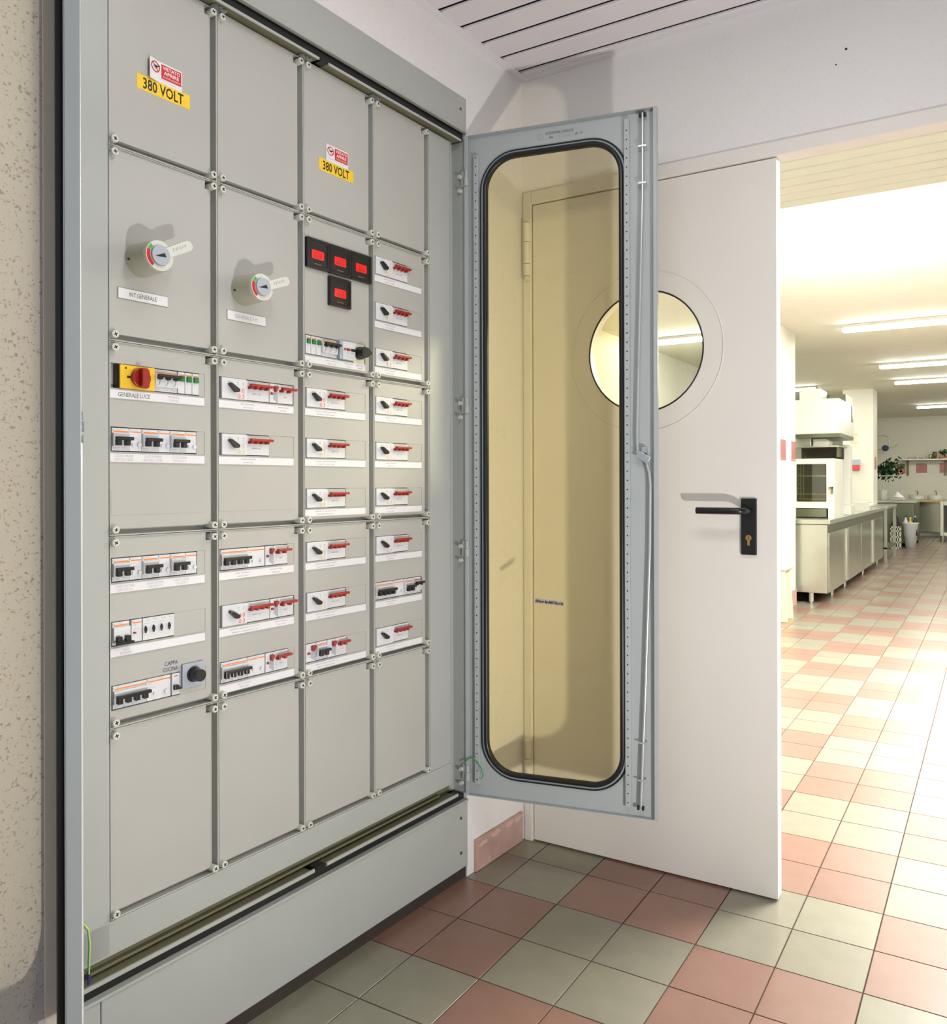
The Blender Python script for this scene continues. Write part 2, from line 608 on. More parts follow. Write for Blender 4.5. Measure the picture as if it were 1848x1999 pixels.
b.quadset([(PCX + PR * math.cos(2 * PI * i / n), YW + 0.02, PCZ + PR * math.sin(2 * PI * i / n)) for i in range(n)], [tuple(range(n))])
b.build('porthole_glass', 'clear_glass', door)
hp = boxp('handle_plate', 'plastic_black', door, -0.631, -0.587, YW - 0.007, YW + 0.003, 0.977, 1.139, 0.002)
part('lever', 'plastic_black', hp, lambda b: b.tube([(-0.609, YW - 0.004, 1.104), (-0.609, YW - 0.035, 1.104), (-0.612, YW - 0.05, 1.104), (-0.622, YW - 0.058, 1.104), (-0.640, YW - 0.060, 1.104), (-0.700, YW - 0.060, 1.104), (-0.745, YW - 0.060, 1.104)], 0.0098, 14))
part('lock_cylinder', 'brass', hp, lambda b: (b.cyl((-0.609, YW - 0.0078, 1.026), (-0.609, YW, 1.026), 0.0085, n=20), b.box(-0.6125, -0.6055, YW - 0.0076, YW, 1.004, 1.024)))
part('keyhole', 'black_void', hp, lambda b: b.box(-0.6098, -0.6082, YW - 0.0082, YW - 0.007, 1.020, 1.031))
def leafhinge(b, zc):
    x = -1.333
    for a, c in ((0.026, 0.086), (-0.046, 0.024), (-0.086, -0.048)):
        b.cyl((x, YW - 0.012, zc + a), (x, YW - 0.012, zc + c), 0.011, n=14)
    b.cyl((x, YW - 0.012, zc - 0.1), (x, YW - 0.012, zc - 0.088), 0.012, 0.008, n=10)
for zc in (1.955, 0.25):
    part('hinge', 'door_white', door, lambda b: leafhinge(b, zc))

# --- slatted ceiling of the front room
ceil = tag(MB().box(-1.75, 3.2, -1.0, 2.36, ZC + 0.0065, ZC + 0.06).build('ceiling', 'slat_void'), kind='structure')
yl = 2.304
k = 0
def slat_mesh(x0, x1, w, m):
    b = MB()
    e = 0.006
    prof = [(-w / 2, 0.02), (-w / 2, e), (-w / 2 + e * 0.3, e * 0.3), (-w / 2 + e, 0), (w / 2 - e, 0), (w / 2 - e * 0.3, e * 0.3), (w / 2, e), (w / 2, 0.02)]
    n = len(prof)
    b.quadset([(x0, y, z) for y, z in prof] + [(x1, y, z) for y, z in prof], [(i, i + 1, n + i + 1, n + i) for i in range(n - 1)])
    me = b.mesh('slat')
    me.materials.append(M[m])
    return me
sm_ = slat_mesh(-1.40, 3.2, 0.0915, 'slat_white')
o = put('slat', slat_mesh(-1.40, 3.2, 0.046, 'slat_white'), ceil)
o.location = (0, 2.304 + 0.006 + 0.023, ZC)
for k in range(32):
    o = put('slat', sm_, ceil)
    o.location = (0, 2.304 - 0.1035 * (k + 0.5), ZC)
b = MB()
b.box(-3.2, 0.33, -0.026, 0.004, ZC - 0.003, ZC)
t2 = b.build('trim_2', 'ceiling_trim')
t2.location = O
t2.rotation_euler = (0, 0, RZ)
tag(t2, kind='structure')
tag(MB().box(-1.36, 3.2, YW - 0.022, YW, ZC - 0.0046, ZC + 0.001).build('trim_3', 'ceiling_trim'), kind='structure')

# --- kitchen shell
ck = tag(MB().box(-3.3, 4.2, 4.118, 20.5, ZK, ZK + 0.05).build('ceiling', 'ceiling_paint'), kind='structure')
ck.data.name = 'kitchen_ceiling'
cs = tag(MB().box(-3.3, 4.2, YW + 0.055, 4.118, ZC + 0.03, ZC + 0.15).build('ceiling', 'slat_void_kitchen'), kind='structure')
ks = slat_mesh(-3.2, 4.1, 0.0885, 'slat_kitchen')
for k in range(17):
    o = put('slat', ks, cs)
    o.location = (0, 4.115 - 0.099 * (k + 0.5), ZC)
tag(MB().box(-3.35, -3.2, YW, 20.5, 0, 2.8).build('wall_left', 'kitchen_paint'), kind='structure')
tag(MB().box(4.1, 4.25, YW, 20.5, 0, 2.8).build('wall_right', 'kitchen_paint'), kind='structure')
wf = tag(MB().box(-3.3, 4.2, 20.0, 20.15, 0, 2.8).build('wall_far', 'kitchen_paint'), kind='structure')
tag(MB().box(-3.3, -1.75, YW, YW + 0.055, 0, 2.8).build('wall_front', 'kitchen_paint'), kind='structure')
for x in (-1.73 + 0.02, -1.28, -0.82, -0.36, 0.1):
    boxp('wall_tile', 'wall_tile_red', wf, x - 0.215, x, 19.992, 20.002, 1.385, 1.59)
p1 = tag(MB().box(-2.1, -1.67, 7.45, 8.215, 0, ZK).build('wall_pier', 'kitchen_paint', None, 0.004), kind='structure')
for y0, y1 in ((7.555, 7.785), (8.025, 8.21)):
    boxp('wall_tile', 'wall_tile_red', p1, -1.672, -1.667, y0, y1, 1.385, 1.575)
boxp('skirting', 'skirting_pink', p1, -1.672, -1.662, 7.45, 8.216, 0, 0.15)
p2 = tag(MB().box(-2.05, -1.61, 13.6, 14.1, 0, ZK).build('wall_pillar', 'kitchen_paint', None, 0.004), kind='structure')
boxp('wall_tile', 'wall_tile_red', p2, -1.612, -1.606, 13.75, 13.95, 1.385, 1.575)

# ================================================================== the switchboard cabinet
cab = thing('electrical_cabinet', 'tall grey metal switchboard cabinet built into the wall with glazed doors open', 'cabinet', O, RZ)
COLX = [-1.098, -0.855, -0.612, -0.370, -0.142]
ROWZ = [2.204, 1.832, 1.459, 1.085, 0.717, 0.352]
YP = 0.032           # face of the cover panels
YR = 0.0285          # top of their rims
YG = 0.048           # floor of the grooves between them
WTOP = [0.0, 0.0415, 0.164, 0.2865]
WH = 0.048

boxp('back_plate', 'black_void', cab, CAB_L, 0.0, 0.062, 0.072, 0.0, 2.34)
boxp('top_beam', 'cabinet_frame', cab, CAB_L, 0.002, 0.0, 0.06, 2.241, 2.340, 0.002)
boxp('beam_lip', 'cabinet_frame', cab, CAB_L, 0.0, -0.003, 0.006, 2.236, 2.241, 0.001)
def beamscrews(b):
    for x, z in ((-0.028, 2.315), (-0.030, 2.255)):
        b.cyl((x, -0.001, z), (x, 0.003, z), 0.0035, n=10)
part('bolt', 'steel_dark', cab, lambda b: b.cyl((-0.028, -0.0015, 2.30), (-0.028, 0.003, 2.30), 0.004, n=10))
for z in (0.188, 0.085):
    part('bolt', 'steel_dark', cab, lambda b: b.cyl((-0.034, -0.0015, z), (-0.034, 0.003, z), 0.0048, n=12))
boxp('plinth', 'cabinet_frame', cab, -1.132, 0.0, 0.0, 0.05, 0.036, 0.230, 0.002)
boxp('plinth_end', 'cabinet_frame', cab, CAB_L, -1.134, 0.0, 0.05, 0.036, 0.230, 0.001)
boxp('plinth_lip', 'cabinet_frame', cab, CAB_L, 0.0, -0.004, 0.02, 0.230, 0.236, 0.001)
boxp('toe_kick', 'toe_brown', cab, CAB_L, 0.0, 0.008, 0.05, 0.0, 0.036)
# rubber seals of the doorway
boxp('door_seal', 'rubber_black', cab, CAB_L, -0.004, 0.011, 0.05, 2.2125, 2.2365)
boxp('door_seal', 'rubber_black', cab, CAB_L, -0.004, 0.012, 0.05, 0.236, 0.252)
boxp('flange', 'cabinet_frame', cab, CAB_L, -0.585, 0.003, 0.006, 2.2065, 2.2125)
boxp('ledge', 'olive_shaded', cab, CAB_L, -0.585, 0.006, 0.058, 2.2085, 2.2105)
boxp('flange', 'cabinet_frame', cab, -0.555, -0.02, 0.003, 0.006, 2.2065, 2.2125)
boxp('ledge', 'olive_shaded', cab, -0.555, -0.02, 0.006, 0.058, 2.2085, 2.2105)
boxp('flange', 'cabinet_frame', cab, CAB_L, -0.605, 0.004, 0.008, 0.255, 0.263)
boxp('ledge', 'olive_shaded', cab, CAB_L, -0.605, 0.008, 0.058, 0.252, 0.256)
boxp('flange', 'cabinet_frame', cab, -0.565, -0.04, 0.004, 0.008, 0.255, 0.263)
boxp('ledge', 'olive_shaded', cab, -0.565, -0.04, 0.008, 0.058, 0.252, 0.256)
boxp('latch_block', 'rubber_black', cab, -0.600, -0.570, 0.006, 0.03, 0.256, 0.263)
boxp('latch_block', 'rubber_black', cab, -0.580, -0.560, 0.006, 0.03, 2.2065, 2.213)
boxp('rail', 'olive_shaded', cab, CAB_L, -0.03, 0.048, 0.06, 0.256, 0.287)
boxp('rail', 'olive_shaded', cab, CAB_L + 0.06, -0.09, 0.036, 0.048, 0.262, 0.268)
boxp('bottom_plate', 'cabinet_frame', cab, CAB_L + 0.01, -0.045, 0.027, 0.06, 0.287, 0.352, 0.001)
part('side_strip', 'cabinet_frame', cab, lambda b: (b.box(-0.1415, -0.047, 0.027, 0.06, 0.3525, 2.203), b.box(-0.047, -0.044, 0.024, 0.06, 0.29, 2.203)), 0.001)
boxp('jamb', 'cabinet_frame', cab, -0.044, 0.0, 0.050, 0.06, 0.256, 2.219)
boxp('jamb', 'cabinet_frame', cab, -0.004, 0.0, 0.001, 0.05, 0.256, 2.219)
boxp('side_post', 'cabinet_frame', cab, CAB_L, -1.0995, 0.027, 0.06, 0.290, 2.218, 0.001)
for x in (-0.855, -0.612, -0.370):
    def clip(b):
        b.box(x - 0.018, x + 0.018, 0.018, 0.04, 2.2042, 2.2064)
        for dx in (-0.012, 0.0, 0.012):
            b.box(x + dx - 0.003, x + dx + 0.003, 0.015, 0.02, 2.2042, 2.2062)
    part('panel_clip', 'zinc', cab, clip)

# screw with a cross slot, shared by all cover panels
b = MB()
b.cyl((0, 0.0, 0), (0, -0.0275, 0), 0.0074, n=18, mi=0)
b.cyl((0, -0.0275, 0), (0, -0.0287, 0), 0.0074, 0.0064, n=18, mi=0)
for a in (0.5, 0.5 + PI / 2):
    b.obox((0, -0.0288, 0), (0.0040 * math.cos(a), 0, 0.0036 * math.sin(a)), (0, 0.0002, 0), (-0.0010 * math.sin(a), 0, 0.0010 * math.cos(a)), 1)
screw_me = b.mesh('screw')
screw_me.materials.append(M['plastic_screw'])
screw_me.materials.append(M['ink_black'])

panels = {}
def cover_panel(c, r, wins, blanks=()):
    x0, x1 = COLX[c] + 0.0006, COLX[c + 1] - 0.0006
    z1, z0 = ROWZ[r] - 0.0006, ROWZ[r + 1] + 0.0006
    b = MB()
    # groove floor and low rims
    b.box(x0, x1, YG, YG + 0.003, z0, z1)
    b.box(x0, x0 + 0.0016, YR, YG, z0, z1)
    b.box(x1 - 0.0030, x1, YR, YG, z0, z1)
    b.box(x0 + 0.0016, x1 - 0.0030, YR, YG, z0, z0 + 0.0026)
    b.box(x0 + 0.0016, x1 - 0.0030, YR, YG, z1 - 0.0016, z1)
    # face, cut by the windows, with a pocket for the upper right screw
    xa, xb = x0 + 0.0016, x1 - 0.0165
    wx0, wx1 = x0 + 0.0045, x1 - 0.030
    zt = z1 - 0.019
    b.box(xa, x1 - 0.0285, YP, YG, zt, z1 - 0.0016)
    for w in sorted(wins):
        top = ROWZ[r] - WTOP[w]
        b.box(xa, xb, YP, YG, top, zt)
        b.box(xa, wx0, YP, YG, top - WH, top)
        b.box(wx1, xb, YP, YG, top - WH, top)
        zt = top - WH
    b.box(xa, xb, YP, YG, z0 + 0.0135, zt)
    o = b.build('cover_panel', 'cabinet_panel', cab)
    panels[c, r] = o
    for w in wins:
        top = ROWZ[r] - WTOP[w]
        if wins[w] < wx1 - 0.004:
            boxp('blank_cover', 'cabinet_panel', o, wins[w], wx1 - 0.0002, YP + 0.0006, YP + 0.004, top - WH + 0.0002, top - 0.0003)
    for w in blanks:
        top = ROWZ[r] - WTOP[w]
        def bl(b):
            b.box(wx0, wx1, YP - 0.0006, YP, top - WH + 0.0, top - 0.001)
        part('blank_cover', 'cabinet_panel', o, bl, 0.0004)
    for sx, sz in ((0, 0), (1, 0), (0, 1), (1, 1)):
        s = put('screw', screw_me, o)
        s.location = ((x0 + 0.0080) if sx == 0 else (x1 - 0.0140), YG, (z0 + 0.0115) if sz == 0 else (z1 - 0.0120))
        s.rotation_euler = (0, random.uniform(0, PI), 0)
    return o

def strip(c, r, w, words=None, left=0.0, right=0.0):
    """white name strip under a window of a cover panel; words: (text, x from the panel's left, line) or ('~', x0, x1)"""
    x0 = COLX[c] + 0.0025 + left
    x1 = COLX[c + 1] - 0.033 - right
    zt = ROWZ[r] - WTOP[w] - WH - 0.0025
    fr = boxp('label_strip', 'cabinet_panel', cab, x0 - 0.0005, x1 + 0.0015, YP - 0.0016, YP, zt - 0.0185, zt + 0.0005)
    boxp('label_card', 'paper_white', fr, x0 + 0.0004, x1, YP - 0.0022, YP - 0.001, zt - 0.0170, zt - 0.001)
    z = zt - 0.009
    yy = YP - 0.0022
    dd = MB()
    nd = 0
    for i, wd in enumerate(words or ()):
        if wd[0] == '~':
            for zz in ((z + 0.0035, z - 0.0035) if len(wd) < 4 else (z + 0.0035,)):
                sh = 0.006 if zz < z else 0.0
                dashes(dd, COLX[c] + wd[1] + sh, COLX[c] + wd[2] - sh, zz, 0.0032, yy, c * 100 + r * 10 + w + i)
                nd += 1
        else:
            body, xc, dz, h, wid, m = wd
            text('lettering', body, h, m, fr, COLX[c] + xc, yy, z + dz, wid)
    if nd:
        dd.build('print', 'ink_pale', fr)['kind'] = 'stuff'

E_WIN = {}
for c in range(4):
    cover_panel(c, 0, {})
    cover_panel(c, 4, {})
cover_panel(0, 1, {})
cover_panel(1, 1, {})
cover_panel(2, 1, {3: -0.380})
cover_panel(3, 1, {1: -0.2336, 2: -0.2336, 3: -0.2336})
cover_panel(0, 2, {1: -0.8995, 2: -0.9055}, blanks=(3,))
cover_panel(1, 2, {1: -0.6440, 2: -0.7155}, blanks=(3,))
cover_panel(2, 2, {1: -0.473, 2: -0.473, 3: -0.473})
cover_panel(3, 2, {1: -0.2336, 2: -0.2336, 3: -0.2336})
cover_panel(0, 3, {1: -0.9045, 2: -0.959, 3: -0.946})
cover_panel(1, 3, {1: -0.6612, 2: -0.6440, 3: -0.6612})
cover_panel(2, 3, {1: -0.473, 2: -0.473, 3: -0.470})
cover_panel(3, 3, {1: -0.2336, 2: -0.172, 3: -0.2336})

# name strips
ik = 'ink'
strip(0, 2, 1, [('GENERALE LUCE', 0.052, 0, 0.0085, 0.066, ik), ('PRESENZA', 0.138, 0.0035, 0.0045, 0.026, 'ink_pale'), ('TENSIONE', 0.138, -0.0035, 0.0045, 0.022, 'ink_pale')])
lp = 'ink_pale'
strip(0, 2, 2, [('LUCI E PRESE', 0.030, 0.0035, 0.0048, 0.040, lp), ('UFFICIO CHEF', 0.030, -0.0035, 0.0048, 0.038, lp), ('LUCI E PRESE', 0.092, 0.0035, 0.0048, 0.038, lp), ('SERVIZI E CORR', 0.092, -0.0035, 0.0048, 0.042, lp), ('LUCE CUCINA', 0.150, 0.0035, 0.0048, 0.034, lp), ('CIRCUITO 1', 0.150, -0.0035, 0.0048, 0.030, lp)])
strip(0, 3, 1, [('LUCE CUCINA', 0.032, 0.0035, 0.0048, 0.038, lp), ('CIRCUITO 2', 0.032, -0.0035, 0.0048, 0.032, lp), ('LUCE CUCINA', 0.096, 0.0035, 0.0048, 0.036, lp), ('CIRCUITO 3', 0.096, -0.0035, 0.0048, 0.030, lp), ('LUCE CUCINA', 0.155, 0.0035, 0.0048, 0.034, lp), ('CIRCUITO 4', 0.155, -0.0035, 0.0048, 0.028, lp)])
strip(0, 3, 2, [('LUCE', 0.034, 0.0035, 0.0048, 0.014, lp), ('ESTERNA', 0.034, -0.0035, 0.0048, 0.024, lp)])
strip(1, 2, 1, [('~', 0.06, 0.10), ('~', 0.165, 0.195)])
strip(1, 2, 2, [('~', 0.06, 0.10)])
strip(1, 3, 1, [('~', 0.045, 0.085), ('~', 0.14, 0.175)])
strip(1, 3, 2, [('~', 0.03, 0.11), ('~', 0.155, 0.19)])
strip(1, 3, 3, [('~', 0.05, 0.085)])
strip(2, 1, 3, [('~', 0.07, 0.11), ('~', 0.135, 0.165), ('~', 0.175, 0.205)])
for r in (2, 3):
    for w in (1, 2, 3):
        strip(2, r, w, [('~', 0.035, 0.105)])
        strip(3, r, w, [('~', 0.045, 0.085)])
for w in (1, 2, 3):
    strip(3, 1, w, [('~', 0.04, 0.085)])
# strips under the two main switches
for (x0, x1, z0, z1, body, wid, m) in ((-1.078, -0.973, 1.5445, 1.5640, 'INT.GENERALE', 0.058, 'ink'), (-0.829, -0.726, 1.5445, 1.5640, 'GENERALE F.M.', 0.062, 'ink_pale')):
    fr = boxp('label_strip', 'olive_shade_metal', cab, x0 - 0.001, x1 + 0.001, YP - 0.0012, YP, z0 - 0.0015, z1 + 0.0015)
    boxp('label_card', 'paper_white', fr, x0, x1, YP - 0.002, YP - 0.001, z0, z1)
    text('lettering', body, 0.0085, m, fr, (x0 + x1) / 2 - 0.001, YP - 0.002, (z0 + z1) / 2, wid)

# warning stickers
def sticker(xl, zl, curl):
    """xl, zl: left end and lower edge of the yellow band"""
    y = YP
    yb = boxp('voltage_sticker', 'sign_yellow', cab, xl, xl + 0.118, y - 0.0006, y, zl, zl + 0.030)
    text('lettering', '380 VOLT', 0.0225, 'ink_black', yb, xl + 0.058, y - 0.0006, zl + 0.0148, 0.090, bold=0.018)
    x0, z0 = xl + 0.0235, zl + 0.0285
    b = MB()
    n = 8
    pts = []
    for k in range(2):
        for i in range(n + 1):
            u = i / n
            lift = (0.006 * max(0, 0.3 - u) / 0.3) ** 1 * curl
            pts.append((x0 + 0.0755 * u, y - 0.0009 - lift - 0.0004 * k, z0))
            pts.append((x0 + 0.0755 * u, y - 0.0009 - lift - 0.0004 * k, z0 + 0.0425))
    m_ = 2 * (n + 1)
    b.quadset(pts, [(2 * i, 2 * i + 2, 2 * i + 3, 2 * i + 1) for i in range(n)] + [(m_ + 2 * i, m_ + 2 * i + 1, m_ + 2 * i + 3, m_ + 2 * i + 2) for i in range(n)])
    ws = b.build('warning_sticker', 'sign_white', cab)
    yy = y - 0.0014
    boxp('red_field', 'sign_red', ws, x0 + 0.029, x0 + 0.0735, yy - 0.0004, yy, z0 + 0.0105, z0 + 0.0390)
    text('lettering', 'VIETATO', 0.0072, 'sign_white', ws, x0 + 0.0512, yy - 0.0004, z0 + 0.0330, 0.039, bold=0.02)
    text('lettering', 'APRIRE', 0.0072, 'sign_white', ws, x0 + 0.0512, yy - 0.0004, z0 + 0.0235, 0.034, bold=0.02)
    text('lettering', 'AI NON ADDETTI', 0.0038, 'sign_white', ws, x0 + 0.0512, yy - 0.0004, z0 + 0.0150, 0.040)
    cx, cz, R = x0 + 0.0145, z0 + 0.0275, 0.0110
    ys = lambda x: yy - 0.0005 - 0.006 * max(0, 0.3 - (x - x0) / 0.0755) / 0.3 * curl
    yc = ys(cx)
    def roundel(b):
        nn = 36
        pts = [(cx + r * math.cos(2 * PI * i / nn), ys(cx + r * math.cos(2 * PI * i / nn)), cz + r * math.sin(2 * PI * i / nn)) for r in (R, R * 0.80) for i in range(nn)]
        b.quadset(pts, [(i, (i + 1) % nn, nn + (i + 1) % nn, nn + i) for i in range(nn)])
        u = R * 0.64
        b.quadset([(cx - u, ys(cx - u) - 0.0002, cz + u - 0.001), (cx - u + 0.001, ys(cx - u) - 0.0002, cz + u), (cx + u, ys(cx + u) - 0.0002, cz - u + 0.001), (cx + u - 0.001, ys(cx + u) - 0.0002, cz - u)], [(0, 1, 2, 3)])
    part('prohibition_ring', 'sign_red', ws, roundel)
    part('hand_symbol', 'ink_black', ws, lambda b: b.prism([(cx - 0.005, cz), (cx - 0.002, cz + 0.0018), (cx + 0.002, cz + 0.001), (cx + 0.007, cz + 0.0042), (cx + 0.0075, cz + 0.001), (cx + 0.003, cz - 0.001), (cx, cz - 0.0028), (cx - 0.003, cz - 0.0012)], yc - 0.0022 * curl - 0.0008, yc - 0.0022 * curl - 0.0003))
    def fine(b):
        dashes(b, x0 + 0.006, x0 + 0.026, z0 + 0.0105, 0.0014, yy - 0.0001, 11)
        dashes(b, x0 + 0.010, x0 + 0.045, z0 + 0.0075, 0.0016, yy - 0.0001, 12)
        dashes(b, x0 + 0.046, x0 + 0.062, z0 + 0.0055, 0.0016, yy - 0.0001, 13)
    part('print', 'ink_pale', ws, fine)
sticker(-1.038, 1.965, 1.0)
sticker(-0.561, 1.957, 0.0)
# marker writing on the panel
text('marker_writing', 'CAPPA', 0.0085, 'blue_ink', cab, -0.966, YP - 0.0002, 0.8195, 0.030)
text('marker_writing', 'CUCINA', 0.0085, 'blue_ink', cab, -0.968, YP - 0.0002, 0.8075, 0.033)

# ---------------------------------------------------------------- devices on the panels
def dev(name, label, cat, c, r, w, xl, group=None):
    """empty at the lower left corner of a device in window w; xl is absolute along the wall"""
    z = ROWZ[r] - WTOP[w] - WH
    return thing(name, label, cat, cw(xl, YP + 0.006, z), RZ, group)
MW = 0.0176
def mcb(t, x, n, state='mid', stripe=True):
    w = n * MW
    h = part('housing', 'plastic_white', t, lambda b: (b.box(x + 0.0003, x + w - 0.0003, -0.005, 0.012, 0.002, 0.046), b.box(x + 0.0006, x + w - 0.0006, -0.010, -0.004, 0.0105, 0.0365)), 0.0006, 1)
    if stripe:
        boxp('stripe', 'orange', h, x + 0.004, x + w - 0.002, -0.0055, -0.004, 0.0385, 0.0408)
    def ticks(b):
        b.box(x + 0.001, x + 0.0028, -0.0054, -0.004, 0.0410, 0.0434)
        dashes(b, x + 0.004, x + w * 0.6, 0.0432, 0.0010, -0.0052, int(x * 1e4) + n)
        if state != 'down':
            dashes(b, x + 0.004, x + 0.010, 0.0345, 0.0012, -0.0101, n + 3)
        for i in range(n):
            for zz in (0.0045, 0.0075):
                b.box(x + i * MW + 0.002, x + (i + 1) * MW - 0.002, -0.0053, -0.004, zz, zz + 0.0009)
    part('print', 'plastic_grey', h, ticks)
    if state == 'up':
        bz0, bz1, pz0, pz1 = 0.0300, 0.0350, 0.0265, 0.0310
    elif state == 'down':
        bz0, bz1, pz0, pz1 = 0.0035, 0.0085, 0.0080, 0.0195
    else:
        bz0, bz1, pz0, pz1 = 0.0225, 0.0285, 0.0120, 0.0230
    def tog(b):
        b.box(x + 0.0010, x + w + 0.0005, -0.0225, -0.0150, bz0 - 0.0003, bz1 + 0.0005)
        for i in range(n):
            xa = x + i * MW + 0.0045
            b.box(xa - 0.0005, xa + 0.0088, -0.0190, -0.0090, pz0, pz1)
            if state == 'up':
                b.box(xa + 0.001, xa + 0.006, -0.0200, -0.0120, pz0 - 0.002, pz0)
    part('toggle', 'plastic_black', t, tog, 0.0012, 2)
    if state == 'up':
        def slots(b):
            for i in range(n):
                xa = x + i * MW + 0.011
                b.tube([(xa, -0.0103, 0.0265), (xa - 0.001, -0.0103, 0.019), (xa - 0.003, -0.0103, 0.0145), (xa - 0.0075, -0.0103, 0.0138)], 0.0006, 4)
        part('slot', 'plastic_grey', h, slots)
    return w
def rcd(t, x, w, button=None):
    h = boxp('residual_block', 'plastic_white', t, x + 0.0003, x + w - 0.0003, -0.005, 0.012, 0.002, 0.046, 0.0006, 1)
    boxp('stripe', 'orange', h, x + 0.003, x + w - 0.0015, -0.0055, -0.004, 0.0385, 0.0408)
    def ticks(b):
        b.box(x + 0.0008, x + 0.0024, -0.0054, -0.004, 0.0410, 0.0434)
        dashes(b, x + 0.003, x + w * 0.7, 0.0432, 0.0010, -0.0052, int(x * 1e4) + 7)
        dashes(b, x + 0.003, x + 0.010, 0.0352, 0.0018, -0.0052, int(x * 1e4) + 8)
        n = 7
        b.tube([(x + 0.012 + 0.008 * math.cos(PI * i / n), -0.0051, 0.024 + 0.004 * math.sin(PI * i / n)) for i in range(n + 1)], 0.0003, 4)
        b.box(x + 0.006, x + 0.014, -0.0052, -0.004, 0.0275, 0.0279)
    part('print', 'ink_pale', h, ticks)
    if button == 'red':
        boxp('test_button', 'plastic_red', t, x + 0.0035, x + 0.0085, -0.0085, -0.004, 0.0185, 0.0220, 0.0005)
    else:
        part('test_button', 'plastic_white', t, lambda b: b.cyl((x + w * 0.30, -0.004, 0.015), (x + w * 0.30, -0.009, 0.015), 0.0032, n=12))
        if w > 0.022:
            part('test_button', 'plastic_white', t, lambda b: b.cyl((x + w * 0.78, -0.004, 0.015), (x + w * 0.78, -0.009, 0.015), 0.0040, n=12))
    return w
def red_block(t, x, n, w):
    h = boxp('switch_block', 'plastic_white', t, x + 0.0003, x + w - 0.0003, -0.006, 0.012, 0.002, 0.046, 0.0006, 1)
    def tog(b):
        xa, xb = x + 0.0035, x + w + 0.0015
        b.box(xa, xb, -0.0215, -0.0130, 0.0325, 0.0385)
        p = (xb - xa - 0.002) / n
        for i in range(n):
            b.box(xa + i * p + 0.001, xa + i * p + 0.0068, -0.0190, -0.0060, 0.0270, 0.0335)
    part('toggle', 'plastic_red', t, tog, 0.0014, 2)
    def pr(b):
        for k in range(5):
            dashes(b, x + 0.003, x + 0.011, 0.0235 - 0.0042 * k, 0.0011, -0.0062, k + n)
        dashes(b, x + 0.017, x + w * 0.62, 0.017, 0.0035, -0.0062, n + 31)
    part('print', 'ink_pale', h, pr)
    return w
def pointer_block(t, x, w, code, pm='yellow_print', lever='plastic_black'):
    h = boxp('selector_block', 'plastic_white', t, x + 0.0003, x + w - 0.0003, -0.009, 0.012, 0.001, 0.047, 0.0008, 1)
    part('pointer', lever, t, lambda b: b.prism([(x + 0.0145, 0.0345), (x + 0.0175, 0.0355), (x + 0.0215, 0.0345), (x + 0.0385, 0.0245), (x + 0.0410, 0.0205), (x + 0.0375, 0.0165), (x + 0.0305, 0.0160), (x + 0.0245, 0.0220), (x + 0.0155, 0.0310)], -0.0200, -0.009), 0.0015, 2)
    for k, line in enumerate(code):
        text('lettering', line, 0.0100, pm, h, x + 0.0505, -0.0092, 0.0210 - 0.0125 * k, 0.0165)
    def pr(b):
        for xx in (x + 0.0415, x + 0.0555):
            b.box(xx, xx + 0.0014, -0.0092, -0.008, 0.0330, 0.0365)
            b.box(xx - 0.0006, xx + 0.0020, -0.0092, -0.008, 0.0375, 0.0400)
    part('print', 'plastic_grey', h, pr)
    return w
def aux_block(t, x, w, flip=False):
    boxp('auxiliary_block', 'plastic_white', t, x + 0.0003, x + w - 0.0003, -0.006, 0.012, 0.002, 0.046, 0.0006, 1)
    part('side_cheek', 'plastic_grey', t, lambda b: b.prism([(x + w * 0.45, 0.012), (x + w * 0.93, 0.003), (x + w * 0.93, 0.036), (x + w * 0.60, 0.032)], -0.0068, -0.005))
    part('reset_lever', 'plastic_red', t, lambda b: b.prism([(x + w * 0.5, 0.0405), (x + w * 0.9, 0.0405), (x + w * 0.9, 0.036), (x + w * 0.62, 0.027), (x + w * 0.5, 0.030)], -0.014, -0.005), 0.0006)
    boxp('trip_button', 'plastic_red', t, x + w * 0.14, x + w * 0.38, -0.0095, -0.005, 0.0205, 0.0255, 0.0008)
    return w

ORD = ['first', 'second', 'third', 'fourth', 'fifth']
WN = {1: 'top', 2: 'middle', 3: 'bottom'}
def place(c, r, w):
    return '%s window, %s panel down, %s column' % (WN[w], ORD[r], ORD[c])

